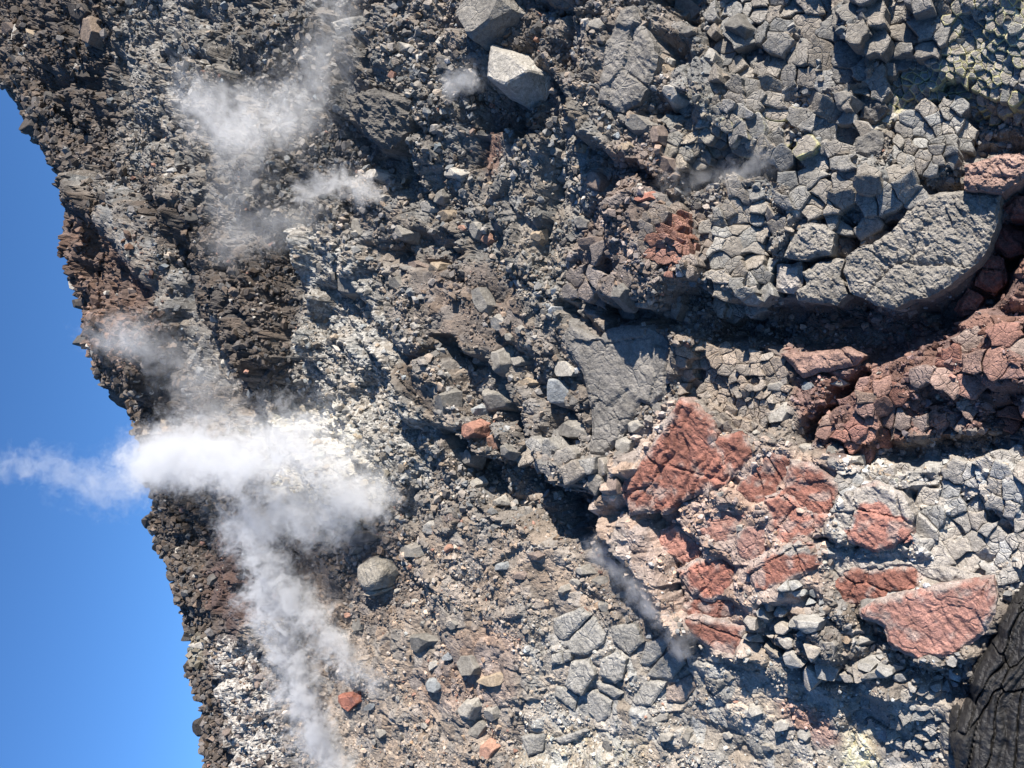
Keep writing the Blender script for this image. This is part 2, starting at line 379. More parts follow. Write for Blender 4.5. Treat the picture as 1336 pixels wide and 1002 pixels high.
spec('pebbled_outcrop', 'block', 'shaded grey cobbles along the notch between red slabs and layered blocks', [(1022, 762), (1060, 748), (1085, 780), (1085, 800), (1062, 792), (1035, 778)], 13, 28, (.27, .27, .26), .3, .6, 1.1, .4, .9, 12, 2, 1, .15, .6)
spec('mottled_outcrop', 'block', 'greenish grey cracked ground with yellow specks right of the pointed dark slab', [(870, 150), (900, 130), (960, 120), (1000, 200), (1000, 235), (930, 240), (880, 225), (860, 190)], 17, 29, (.21, .196, .172), .12, .5, 1.3, -.4, .9, 11, 2, 2, .2, .6)

# ------------------------------------------------------------------ the crater wall
STEP = 1.75
gx = np.arange(-40, 1380, STEP); gy = np.arange(-60, 1065, STEP)
ex = [-40 - 25 * 1.35 ** k for k in range(6)][::-1]
ex2 = [gx[-1] + 5 * (k + 1) for k in range(40)] + [gx[-1] + 200 + 20 * 1.45 ** k for k in range(8)]
ey = ([-60 - 5 * (k + 1) for k in range(50)] + [-310 - 20 * 1.4 ** k for k in range(9)])[::-1]
ey2 = [gy[-1] + 5 * (k + 1) for k in range(50)] + [gy[-1] + 250 + 20 * 1.4 ** k for k in range(9)]
PX = np.concatenate([np.cumsum([0])[:0], ex, gx, ex2]); PY = np.concatenate([ey, gy, ey2])
GX, GY = np.meshgrid(PX, PY, indexing='ij')
XS = to_wall(GX, GY)
WX = XS[..., 0]; WS = XS[..., 1]
CSTEP = 3                      # masks are made on every third grid line
ci = np.unique(np.append(np.arange(0, len(PX), CSTEP), len(PX) - 1)); cj = np.unique(np.append(np.arange(0, len(PY), CSTEP), len(PY) - 1))
CX = WX[np.ix_(ci, cj)]; CS = WS[np.ix_(ci, cj)]
CPX = GX[np.ix_(ci, cj)]; CPY = GY[np.ix_(ci, cj)]
def upsample(a):
    t = np.empty((len(ci), len(PY)))
    for k in range(len(ci)): t[k] = np.interp(np.arange(len(PY)), cj, a[k])
    i0 = np.clip(np.searchsorted(ci, np.arange(len(PX)), side='right') - 1, 0, len(ci) - 2)
    w = ((np.arange(len(PX)) - ci[i0]) / (ci[i0 + 1] - ci[i0]))[:, None]
    return t[i0] * (1 - w) + t[i0 + 1] * w
CW1 = fbm2(CX * 1.1, CS * 1.1, 3, 4); CW2 = fbm2(CX * 1.1 + 40, CS * 1.1, 5, 4)

H = np.zeros(CX.shape)
H += 0.9 * fbm2(CX / 6.0, CS / 6.0, 11, 3) + 0.5 * fbm2(CX / 2.2, CS / 2.2, 12, 3)
FU = (CX + CS) * .707 + 1.2 * CW1; FV = (CS - CX) * .707 + 1.2 * CW2
fold = 1 - 2 * np.abs(2 * fbm2(FU / 9.0, FV / 2.6, 401, 3))
calm = 1 - .7 * sstep(-40, 40, sdf([(400, 720), (560, 690), (760, 690), (900, 850), (1250, 880), (1250, 1200), (330, 1200)], CPX, CPY))
H += calm * (0.55 * (fold - .3) + 0.75 * (chunks(FU / 5.5, FV / 3.2, 402, 1.1) - .45))
def plateau(poly, h, soft=0.25, wob=0.35):
    """a proud or sunken area of the wall, outlined in photo pixels at its own height"""
    global H
    p = np.array(poly, float)
    q = to_wall(p[:, 0], p[:, 1], max(h, 0))
    d = sdf(q, CX + wob * 2 * CW1, CS + wob * 2 * CW2)
    H = H + h * sstep(-soft, soft, d)
JOINT = [(900, -100), (1450, -100), (1450, 185), (1300, 172), (1262, 190), (1215, 255), (1160, 280), (1090, 300), (1010, 335), (985, 300), (930, 240), (900, 120)]
plateau(JOINT, 0.6, 0.35)
plateau([(1000, 395), (1110, 388), (1165, 405), (1240, 380), (1290, 335), (1320, 262), (1345, 290), (1300, 380), (1230, 425), (1140, 478), (1060, 458), (1005, 445)], -1.35, 0.25)
plateau([(1255, 140), (1450, 120), (1450, 205), (1330, 200), (1262, 215)], -0.6, 0.2)
plateau([(775, 405), (810, 400), (860, 405), (900, 375), (1000, 405), (1010, 440), (940, 448), (880, 430), (800, 425)], -1.25, 0.22)
plateau([(735, 330), (830, 250), (930, 240), (1000, 330), (1000, 395), (900, 365), (850, 395), (745, 390)], 0.45, 0.3)
plateau([(770, 660), (880, 522), (980, 560), (1090, 592), (1180, 605), (1345, 605), (1345, 760), (1290, 850), (1200, 860), (1160, 830), (1070, 770), (1000, 785), (972, 862), (940, 855), (900, 828), (860, 780), (820, 735), (785, 700)], 0.5, 0.22, 0.2)
plateau([(590, 560), (640, 600), (720, 640), (780, 645), (785, 690), (740, 705), (690, 690), (640, 650), (600, 620)], -1.9, 0.22)
plateau([(575, 440), (590, 440), (640, 490), (680, 560), (705, 620), (680, 640), (630, 575), (600, 510)], -1.3, 0.22)
plateau([(215, 230), (330, 200), (385, 320), (392, 470), (340, 510), (255, 400)], 1.2, 0.6, 0.9)
plateau([(375, 300), (398, 300), (412, 400), (405, 480), (390, 480)], -1.0, 0.45)
plateau([(90, 225), (200, 280), (225, 400), (170, 525), (90, 480)], 1.3, 0.5, 0.8)
plateau([(1110, 602), (1200, 578), (1340, 558), (1345, 592), (1240, 606), (1135, 618)], -0.85, 0.18)
plateau([(1180, 495), (1215, 462), (1300, 430), (1345, 420), (1345, 505), (1270, 512), (1200, 512)], 0.55, 0.25)
plateau([(1065, 560), (1085, 525), (1135, 492), (1240, 525), (1285, 535), (1250, 566), (1160, 570), (1130, 600)], 0.35, 0.25)
plateau([(1035, 565), (1118, 482), (1132, 490), (1070, 545), (1050, 585)], -1.0, 0.18)
plateau([(690, 640), (760, 690), (870, 820), (900, 850), (870, 850), (760, 740), (700, 690)], -0.35, 0.3)
plateau([(985, 700), (1075, 770), (1000, 790), (975, 860), (1000, 830), (1060, 790), (1100, 800), (1165, 835), (1230, 875), (1120, 800), (1085, 740)], -0.1, 0.2)
plateau([(985, 800), (1070, 795), (1120, 830), (1170, 860), (1230, 890), (1200, 930), (1100, 915), (1000, 870), (975, 840)], 0.55, 1.3)
plateau([(40, 100), (140, 90), (150, 200), (90, 190)], -0.8, 0.5)
plateau([(600, 545), (660, 572), (700, 582), (800, 598), (860, 612), (800, 642), (700, 625), (640, 603)], 0.75, 0.2)
plateau([(610, 120), (690, 110), (690, 165), (620, 165)], -0.8, 0.3)
plateau([(690, 110), (700, 90), (725, 150), (700, 170)], -0.5, 0.25)
plateau([(740, 60), (775, 40), (785, 95), (760, 120)], -0.5, 0.25)
plateau([(858, 55), (872, 50), (905, 85), (880, 95)], -0.6, 0.25)
plateau([(850, 130), (885, 140), (870, 160), (850, 150)], -0.5, 0.2)
plateau([(495, 320), (560, 300), (600, 330), (560, 345), (510, 345)], -0.7, 0.25)
plateau([(440, 390), (470, 385), (560, 480), (545, 500), (500, 450)], -0.4, 0.3)
plateau([(690, 580), (720, 540), (760, 590), (720, 600)], -0.5, 0.25)
plateau([(725, 395), (745, 400), (790, 440), (770, 445), (740, 420)], -0.6, 0.2)
plateau([(500, 200), (560, 215), (640, 330), (600, 340), (540, 290)], -0.35, 0.4)
# the wall is bedded flat where slabs lie
SLABM = np.zeros(CX.shape)
BIGPL = [[(1185, 273), (1209, 253), (1257, 247), (1306, 253), (1287, 325), (1232, 377), (1164, 404), (1107, 381), (1103, 337), (1139, 317)], [(1012, 345), (1060, 345), (1100, 337), (1104, 383), (1040, 392)]]
for poly in [t[1] for t in SLABS] + PLATES + BIGPL:
    p_ = np.array(poly, float)
    near = np.hypot(CPX - p_[:, 0].mean(), CPY - p_[:, 1].mean()) < 20
    h0 = float(H[near].mean()) if near.any() else 0.0
    q_ = to_wall(p_[:, 0], p_[:, 1], h0 + .2)
    m_ = sstep(-.25, .2, sdf(q_, CX, CS))
    H = H * (1 - m_) + h0 * m_
    SLABM = np.maximum(SLABM, m_)
# behind the rim the ground falls away
RIM = [(-190, -500), (-120, -120), (-60, 30), (-2, 98), (32, 135), (38, 178), (78, 218), (92, 262), (90, 330), (101, 380), (115, 420), (112, 452), (132, 500), (164, 510), (170, 545), (193, 602), (199, 655), (194, 682), (211, 722), (228, 752), (236, 802), (249, 832), (244, 880), (262, 922), (266, 962), (274, 1004), (290, 1100), (380, 1700)]
rp = np.array(RIM + [(-400, 1700), (-400, -500)], float)
rq = to_wall(np.clip(rp[:, 0], -196, None), rp[:, 1], 0.0)
rq = np.concatenate([rq[:-2], [(-400, 10), (-400, 700), (400, 700)]])
rd = sdf(rq, CX + 1.5 * CW1, CS + 1.5 * CW2)
H = H * (1 - sstep(-3.5, -0.5, rd)) - np.maximum(rd + 0.15, 0) * 1.15
Hs = upsample(H)

# what the ground is made of: colour, deposit of white and sulphur, roughness of relief, stone cover
PAINT = [  # polygon, softness px, colour, white, sulphur, relief, stones
    ([(-99, -99), (1500, -99), (1500, 1200), (-99, 1200)], 5, (.155, .142, .13), .08, 0, .55, .7),
    ([(-150, -160), (170, -160), (215, 250), (395, 300), (395, 480), (330, 520), (200, 560), (330, 740), (350, 1210), (-160, 1210)], 12, (.074, .064, .058), .06, 0, .8, .95),
    ([(100, 290), (200, 280), (225, 400), (180, 500), (120, 470)], 14, (.10, .07, .058), 0, 0, .75, .85),
    ([(180, 285), (205, 290), (222, 370), (215, 400), (195, 360)], 6, (.085, .05, .042), 0, 0, .3, .2),
    ([(95, 215), (170, 230), (215, 290), (290, 420), (330, 520), (260, 500), (225, 380), (150, 260)], 10, (.13, .125, .12), .30, 0, .4, .5),
    ([(160, -60), (300, -60), (330, 60), (250, 200), (180, 250), (150, 170)], 18, (.13, .124, .117), .36, 0, .65, .6),
    ([(300, -60), (470, -60), (500, 120), (440, 300), (330, 330), (240, 220), (300, 100)], 20, (.115, .11, .104), .25, 0, .65, .6),
    ([(385, 290), (450, 300), (520, 420), (580, 560), (560, 630), (480, 660), (420, 600), (395, 500), (400, 420)], 14, (.165, .158, .147), .42, 0, .5, .35),
    ([(330, 560), (440, 520), (510, 640), (470, 700), (380, 700)], 18, (.24, .22, .17), .6, .25, .4, .3),
    ([(480, 60), (690, 110), (700, 330), (660, 420), (540, 330), (500, 230)], 18, (.145, .137, .127), .05, 0, .55, 1.0),
    ([(700, 130), (830, 150), (760, 330), (740, 430), (680, 420), (670, 250)], 15, (.165, .157, .145), .1, 0, .45, 1.0),
    ([(540, 335), (640, 345), (690, 420), (660, 470), (590, 440), (550, 390)], 10, (.135, .114, .10), 0, 0, .2, .45),
    ([(530, 480), (548, 470), (590, 530), (578, 545)], 5, (.085, .072, .062), 0, 0, .15, .2),
    ([(622, 172), (662, 168), (650, 215), (625, 235), (612, 215)], 5, (.13, .085, .07), 0, 0, .15, .2),
    ([(640, 20), (700, 0), (760, 100), (720, 190), (680, 160)], 10, (.115, .104, .095), 0, 0, .5, .9),
    ([(280, 690), (335, 690), (345, 800), (310, 830), (285, 780)], 12, (.07, .05, .047), 0, 0, .5, .4),
    ([(285, 820), (345, 830), (372, 920), (385, 1060), (300, 1040), (288, 900)], 12, (.10, .085, .08), .52, .05, .7, .4),
    ([(238, 840), (265, 825), (290, 850), (262, 870)], 8, (.12, .11, .09), .4, .1, .8, .4),
    ([(400, 760), (520, 700), (700, 690), (760, 700), (880, 830), (700, 800), (660, 900), (690, 1060), (400, 1060)], 20, (.21, .182, .158), .08, 0, .28, .8),
    ([(400, 700), (520, 690), (560, 790), (480, 830), (380, 770)], 18, (.145, .124, .11), 0, 0, .4, .95),
    ([(540, 890), (640, 800), (700, 830), (660, 920), (560, 930)], 18, (.215, .17, .145), .1, 0, .2, .6),
    ([(690, 800), (900, 850), (1000, 850), (1100, 890), (1240, 890), (1270, 1060), (670, 1060)], 14, (.25, .235, .215), .15, 0, .3, .7),
    ([(1010, 905), (1060, 920), (1100, 960), (1070, 970), (1020, 930)], 8, (.27, .185, .16), .1, 0, .3, .9),
    ([(1120, 900), (1160, 920), (1200, 990), (1150, 1000), (1110, 940)], 8, (.2, .2, .2), 0, 0, .1, .15),
    ([(1080, 600), (1345, 570), (1345, 760), (1290, 770), (1200, 740), (1090, 730), (1060, 660)], 12, (.29, .28, .265), .25, 0, .5, .6),
    ([(760, 650), (880, 520), (980, 560), (1090, 600), (1090, 770), (960, 860), (880, 800), (820, 730)], 10, (.285, .235, .205), .28, 0, .35, .4),
    ([(830, 640), (960, 600), (1085, 610), (1085, 690), (1000, 740), (960, 830), (900, 800), (850, 720)], 16, (.265, .205, .178), .25, 0, .35, .3),
    ([(1085, 700), (1200, 720), (1300, 750), (1290, 790), (1090, 760)], 10, (.27, .26, .245), .3, 0, .3, .3),
    ([(1000, 450), (1130, 450), (1230, 420), (1345, 250), (1345, 560), (1200, 570), (1130, 605), (1060, 570)], 10, (.15, .095, .082), .1, 0, .4, .6),
    (JOINT, 10, (.165, .157, .145), .2, .0, .5, .8),
    ([(1165, 100), (1240, 60), (1345, 20), (1345, 90), (1260, 120), (1180, 145), (1140, 185), (1100, 185)], 10, (.18, .175, .15), .5, .42, .4, .1),
    ([(885, 160), (960, 120), (1000, 150), (960, 200), (900, 200)], 12, (.16, .155, .135), .4, .2, .4, .3),
    ([(690, 958), (760, 945), (850, 965), (850, 1060), (670, 1060)], 10, (.28, .26, .225), .38, .25, .3, .6),
    ([(1108, 955), (1140, 955), (1150, 1010), (1105, 1010)], 8, (.33, .31, .24), .5, .4, .3, .5),
    ([(830, 190), (900, 200), (860, 300), (930, 350), (850, 380), (750, 380), (740, 330), (800, 240)], 12, (.15, .125, .113), .1, 0, .5, .7),
    ([(880, 440), (1000, 440), (1040, 500), (1000, 580), (900, 540)], 10, (.15, .13, .115), .15, 0, .4, .5),
]
nl = 3.0
CC = np.zeros(CX.shape + (7,))
wobx = 14 * fbm2(CPX / 30, CPY / 30, 21, 4); woby = 14 * fbm2(CPX / 30, CPY / 30, 31, 4)
for poly, soft, colr, wh, su, am, de in PAINT:
    m = sstep(-soft, soft, sdf(poly, CPX + 2 * wobx, CPY + 2 * woby))[..., None]
    CC = CC * (1 - m) + np.array([*colr, wh, su, am, de]) * m
AMP = upsample(CC[..., 5])

# broken-rock relief on top of the large shape
wxx = WX + 0.35 * fbm2(WX * 1.3, WS * 1.3, 51, 2); wss = WS + 0.35 * fbm2(WX * 1.3, WS * 1.3, 52, 2)
D = 0.34 * chunks(wxx / 1.15, wss / 1.15, 61) + 0.20 * chunks(wxx / 0.5, wss / 0.5, 71) + 0.10 * chunks(wxx / 0.24, wss / 0.24, 81) + 0.05 * chunks(WX / 0.11, WS / 0.11, 91)
CRUST_A, CRUST_L = .55, 1.5
def crust(x, s, seed=301):
    """large tilted facets of a cracked lava crust: height and slope, smooth within one facet"""
    wx_ = x + .5 * fbm2(x * .6, s * .6, 311, 2); ws_ = s + .5 * fbm2(x * .6, s * .6, 312, 2)
    f1, f2, cid, ox, oy = cells((wx_ * .8 + ws_ * .6) / CRUST_L, (ws_ * .8 - wx_ * .6) / (CRUST_L * .62), seed)
    z = np.zeros_like(cid)
    a, b, c = _hash(cid, z, z, seed + 1), _hash(cid, z, z, seed + 2) - .5, _hash(cid, z, z, seed + 3) - .5
    return CRUST_A * (a - .5 + 1.3 * (b * ox + c * oy)), f2 - f1
FUSED = ('jointed_outcrop', 'stained_outcrop', 'mottled_outcrop', 'red_outcrop', 'pale_outcrop', 'paved_outcrop', 'cobbled_outcrop', 'tiled_outcrop', 'ledge_outcrop', 'blocky_outcrop', 'knobby_outcrop', 'brown_outcrop')
CAMP = {'paved_outcrop': .35, 'stained_outcrop': .7, 'cobbled_outcrop': .6, 'tiled_outcrop': .6, 'pale_outcrop': .7, 'ledge_outcrop': .7, 'blocky_outcrop': .7, 'knobby_outcrop': .6, 'brown_outcrop': .6}
FLAT = np.zeros(CX.shape); FUSE = np.zeros(CX.shape)
for a_, k_ in OUT:
    m_ = sstep(-6, 6, sdf(a_[3], CPX, CPY))
    FLAT = np.maximum(FLAT, m_)
    if a_[0] in FUSED: FUSE = np.maximum(FUSE, m_ * CAMP.get(a_[0], 1.0))
FLAT = upsample(FLAT); FUSE = upsample(FUSE)
CR, CE = crust(WX, WS)
RIMB = upsample(np.exp(-(np.clip(rd, -9, 3) / 2.2) ** 2))
D = D * AMP * (1 - .6 * FLAT) * (1 - .45 * RIMB) * (1 - .75 * upsample(SLABM)) - .12 * FLAT - .06 * upsample(SLABM)
Hs = Hs + CR * FUSE
SM = upsample(sstep(-12, 12, sdf([(385, 290), (450, 300), (520, 420), (590, 560), (560, 640), (480, 660), (420, 600), (395, 500), (400, 420)], CPX + 2.5 * wobx, CPY + 2.5 * woby)))
# streaked ash: long thin clods running down the wall at a slant
ang = math.radians(52)
ua = WX * math.cos(ang) + WS * math.sin(ang); ub = -WX * math.sin(ang) + WS * math.cos(ang)
stk = 0.22 * chunks(ua / 0.34, ub / 1.1, 95) + 0.12 * chunks(ua / 0.16, ub / 0.45, 96)
stk2 = 0.12 * chunks(ub / 0.3, ua / 1.0, 95) + 0.09 * chunks(ub / 0.14, ua / 0.28, 96)
D = D * (1 - 0.75 * SM) + stk2 * SM
HT = Hs + D + 0.05 * fbm2(WX * 4, WS * 4, 99, 3)
VP = wpos(WX, WS, HT)
ni, nj = HT.shape
idx = np.arange(ni * nj).reshape(ni, nj)
quads = np.stack([idx[:-1, :-1], idx[:-1, 1:], idx[1:, 1:], idx[1:, :-1]], -1).reshape(-1, 4)
cell_tone = cells(wxx / 0.5, wss / 0.5, 71)[2]
tone = 0.75 + 0.5 * _hash(cell_tone, np.zeros_like(cell_tone), np.zeros_like(cell_tone), 5)
warm = (_hash(cell_tone, np.ones_like(cell_tone), np.zeros_like(cell_tone), 6) - 0.5) * 0.16
wcol = np.stack([upsample(CC[..., k]) for k in range(3)], -1) * tone[..., None] * np.stack([1 + warm, np.ones_like(warm), 1 - warm], -1)
wdep = np.stack([upsample(CC[..., 3]), upsample(CC[..., 4]), np.zeros_like(WX)], -1)
wall = mesh_obj('crater_wall', VP.reshape(-1, 3), quads, MAT_WALL, wcol.reshape(-1, 3), wdep.reshape(-1, 3), smooth=False)
tag(wall, 'steep crater wall of broken grey, brown and red volcanic rock', None, None, 'structure')

# smooth sample of the wall height and ground colour at a photo pixel
HBASE = Hs + 0.35 * D
def grid_at(arr, px, py):
    i0 = np.clip(np.searchsorted(PX, np.asarray(px, float) - STEP / 2), 0, len(PX) - 1)
    j0 = np.clip(np.searchsorted(PY, np.asarray(py, float) - STEP / 2), 0, len(PY) - 1)
    return arr[i0, j0]
def height_at(px, py):
    """ground height seen at a photo pixel (a few steps of ray against relief)"""
    px = np.asarray(px, float); py = np.asarray(py, float)
    h = np.zeros(px.shape)
    for _ in range(4):
        q = to_wall(px, py, h)
        ax, ay = to_pix(wpos(q[..., 0], q[..., 1], np.zeros(px.shape)))
        h = 0.5 * h + 0.5 * grid_at(HBASE, ax, ay)
    return h
def zone_at(px, py, k):
    i = np.clip(np.searchsorted(PX, px), 0, len(PX) - 1); j = np.clip(np.searchsorted(PY, py), 0, len(PY) - 1)
    a = np.clip(np.searchsorted(ci, i), 0, len(ci) - 1); b = np.clip(np.searchsorted(cj, j), 0, len(cj) - 1)
    return CC[a, b, k]

# crater floor far below the camera
gf = mesh_obj('ground', [(-600, -600, -15.6), (600, -600, -15.6), (600, 600, -15.6), (-600, 600, -15.6)], [(0, 1, 2, 3)], MAT_LAVA, np.array([.05, .047, .045]), np.zeros(3))
tag(gf, 'dark floor of the crater', None, None, 'structure')

# ------------------------------------------------------------------ rocks
ICO = {}
for sub in (1, 2, 3, 4):
    bm = bmesh.new(); bmesh.ops.create_icosphere(bm, subdivisions=sub, radius=1)
    bm.verts.ensure_lookup_table()
    ICO[sub] = (np.array([v.co[:] for v in bm.verts]), np.array([[v.index for v in f.verts] for f in bm.faces]))
    bm.free()

def star_rock(planes, offs, sub, p=16.0, rough=0.04, seed=0, size=1.0):
    """closed rock bounded by planes (normal, offset) with softly rounded edges"""
    V, F = ICO[sub]
    planes = np.asarray(planes, float); offs = np.asarray(offs, float)
    planes = planes / np.linalg.norm(planes, axis=1)[:, None]
    q = np.maximum(V @ planes.T, 0) / offs
    r = np.power(np.sum(np.power(q, p), 1), -1.0 / p)
    P = V * r[:, None]
    if rough:
        n = fbm3(P * (2.2 / size) + seed * 3.7, seed % 97, 3)
        P = P * (1 + rough * 3 * n)[:, None]
    return P, F

def cut_rock(planes, offs, sub, p, rough, seed, size):
    """angular rock: the solid cut out by planes, edges knocked off, big ones given a rough skin"""
    n = np.asarray(planes, float); n = n / np.linalg.norm(n, axis=1)[:, None]; o = np.asarray(offs, float)
    k = len(n)
    tri = TRIPLES.get(k)
    if tri is None:
        tri = TRIPLES[k] = np.array([(a, b, c) for a in range(k) for b in range(a) for c in range(b)])
    A = n[tri]; det = np.linalg.det(A)
    ok = np.abs(det) > 1e-3
    X = np.linalg.solve(A[ok], o[tri[ok]][..., None])[..., 0]
    X = X[(X @ n.T <= o + 1e-6 * size).all(1)]
    X = np.unique(np.round(X / size, 4), axis=0) * size
    bm = bmesh.new()
    for v in X: bm.verts.new(v)
    res = bmesh.ops.convex_hull(bm, input=bm.verts)
    lone = [v for v in bm.verts if not v.link_faces]
    if lone: bmesh.ops.delete(bm, geom=lone, context='VERTS')
    bmesh.ops.dissolve_limit(bm, angle_limit=0.05, verts=bm.verts, edges=bm.edges)
    if sub >= 2:
        bmesh.ops.bevel(bm, geom=list(bm.edges), offset=size * (.34 if p < 11 else .22 if p < 14 else .07), segments=2 if p < 14 else 1, profile=.5, affect='EDGES', clamp_overlap=True)
    bmesh.ops.triangulate(bm, faces=bm.faces)
    if sub >= 3:
        for _ in range(sub - 2):
            L_ = np.median([e.calc_length() for e in bm.edges])
            bmesh.ops.subdivide_edges(bm, edges=[e for e in bm.edges if e.calc_length() > size * (.42 if sub < 4 else .25)], cuts=1 if sub < 4 else 2, use_grid_fill=True)
            bmesh.ops.triangulate(bm, faces=bm.faces)
    bm.verts.index_update()
    P = np.array([v.co[:] for v in bm.verts]); F = np.array([[v.index for v in f.verts] for f in bm.faces])
    bm.free()
    if rough and sub >= 2:
        d = fbm3(P * (1.6 / size) + seed * 3.7, seed % 97, 4)
        P = P * (1 + rough * 3.2 * d)[:, None]
    return P, F
TRIPLES = {}

def convex_poly(w, h, rot, n, r, corner=0.25):
    a = np.sort(np.linspace(0, 2 * math.pi, n, endpoint=False) + r.uniform(-.32, .32, n))
    # superellipse: blocky stones fill their box
    c, s = np.cos(a), np.sin(a)
    k = (np.abs(c) ** 3 + np.abs(s) ** 3) ** (-1 / 3) * r.uniform(.86, 1.06, n)
    p = np.stack([c * k * w / 2, s * k * h / 2], 1)
    R = np.array([[math.cos(rot), -math.sin(rot)], [math.sin(rot), math.cos(rot)]])
    return p @ R.T

def block(name, poly_px, h_top, depth, colour, seed, sub=2, p=16.0, lean=0.3, tops=4, rough=0.04, mat=None, parent=None, tilt=0.15, dep=None, smooth=True):
    """a block whose outline in the photograph is poly_px, its crown at height h_top over the wall plane"""
    r = np.random.default_rng(seed)
    pp = np.array(poly_px, float)
    q = to_wall(pp[:, 0], pp[:, 1], np.full(len(pp), h_top - depth * 0.35))
    c = q.mean(0)
    area = 0.5 * np.sum(q[:, 0] * np.roll(q[:, 1], -1) - np.roll(q[:, 0], -1) * q[:, 1])
    if area < 0: q = q[::-1]
    size = math.sqrt(abs(area)) / 2 + 1e-4
    mid = h_top - depth * 0.5
    planes = []; offs = []
    for i in range(len(q)):
        a = q[i]; b = q[(i + 1) % len(q)]
        e = b - a; L_ = np.hypot(*e)
        if L_ < 1e-4: continue
        nrm = np.array([e[1], -e[0]]) / L_
        d = (a - c) @ nrm
        if d < size * 0.15: d = size * 0.15
        k = r.uniform(0.0, lean)
        planes.append((nrm[0], nrm[1], k)); offs.append(d / math.sqrt(1 + k * k))
    up = depth * 0.5
    ta = r.uniform(0, 2 * math.pi); tt = r.uniform(0.3, 1.0) * tilt
    planes.append((tt * math.cos(ta), tt * math.sin(ta), 1)); offs.append(up * 0.95)
    for _ in range(tops):
        a = r.uniform(0, 2 * math.pi); k = r.uniform(0.5, 1.4)
        n_ = math.sqrt(1 + k * k)
        reach = min(up, size) * 0.35 + 0.65 * (up + k * size) / n_
        planes.append((k * math.cos(a), k * math.sin(a), 1)); offs.append(reach * r.uniform(.86, 1.06))
    planes.append((0, 0, -1)); offs.append(depth * 0.6)
    P, F = (star_rock if p < 7 else cut_rock)(planes, offs, sub, p, rough, seed, size)
    Wp = wpos(c[0] + P[:, 0], c[1] + P[:, 1], mid + P[:, 2])
    base = wpos(c[0], c[1], h_top - depth)
    col = np.asarray(colour) * np.ones((len(P), 1))
    return mesh_obj(name, Wp, F, mat or MAT_ROCK, col, dep, smooth, parent, base if parent is None else None)

TONES = {'g': ((.185, .177, .163), 'grey'), 'm': ((.145, .14, .13), 'mid grey'), 'd': ((.075, .072, .07), 'dark grey'), 'k': ((.05, .045, .042), 'blackish'),
         'p': ((.27, .258, .235), 'pale grey'), 'w': ((.31, .298, .275), 'whitish'), 'b': ((.155, .125, .11), 'brown grey'),
         'r': ((.24, .115, .09), 'red'), 'o': ((.275, .165, .125), 'orange brown'), 't': ((.25, .205, .155), 'tan'), 'l': ((.22, .235, .245), 'bluish grey')}

# landmarks that labels point to
LAND = [(485, 750, 'the pale rounded boulder'), (455, 915, 'the lone red stone'), (812, 500, 'the broad smooth dark slab'),
        (820, 75, 'the pointed dark slab'), (1190, 320, 'the big overhanging grey slab'), (488, 155, 'the dark boulder in the steam'),
        (660, 90, 'the white block'), (880, 605, 'the rippled red slab'), (1220, 810, 'the largest red slab'), (1055, 640, 'the paired red slabs'),
        (772, 885, 'the pale cracked plates'), (1020, 942, 'the white pillow row'), (1290, 920, 'the black lava'), (45, 163, 'the black rim boulder'),
        (430, 620, 'the brightest steam'), (410, 950, 'the lower steam column'), (1250, 100, 'the yellow stained blocks'),
        (875, 318, 'the red tiled blocks'), (125, 43, 'the tan rim boulder'), (614, 562, 'the red topped stone'), (630, 25, 'the big top boulder'),
        (932, 835, 'the lowest dark red slab'), (103, 375, 'the pale rim knob'), (193, 681, 'the jutting rim rock')]
def where(cx, cy):
    ds = [(math.hypot(cx - a, cy - b), a, b, t) for a, b, t in LAND if math.hypot(cx - a, cy - b) > 6]
    d, a, b, t = min(ds)
    dx, dy = cx - a, cy - b
    v = '' if abs(dy) < 0.4 * abs(dx) else ('below' if dy > 0 else 'above')
    s = '' if abs(dx) < 0.4 * abs(dy) else ('right' if dx > 0 else 'left')
    rel = (v + ' ' + s + ' of') if v and s else (v or s + ' of')
    return rel + ' ' + t, d
PENDING = {}
def auto_label(o, cx, cy, w, h, tone):
    asp = max(w, h) / max(1, min(w, h)); big = max(w, h)
    size = 'large' if big >= 34 else 'medium' if big >= 22 else 'small'
    shape = 'long' if asp > 1.7 else 'flat' if asp > 1.35 else 'chunky'
    noun = 'boulder' if big >= 22 else 'stone'
    wh, d = where(cx, cy)
    lab = f'{size} {shape} {TONES[tone][1]} {noun} {wh}'
    PENDING.setdefault(lab, []).append((d, o))
    tag(o, None, noun, 'loose boulders and stones on the crater wall')
ORD = ['nearest', 'second nearest', 'third nearest', 'fourth nearest', 'fifth nearest', 'sixth nearest', 'seventh nearest']
def finish_labels():
    for lab, items in PENDING.items():
        items.sort(key=lambda t: t[0])
        for k, (d, o) in enumerate(items):
            o['label'] = lab if len(items) == 1 else lab + ', ' + ORD[min(k, 6)]

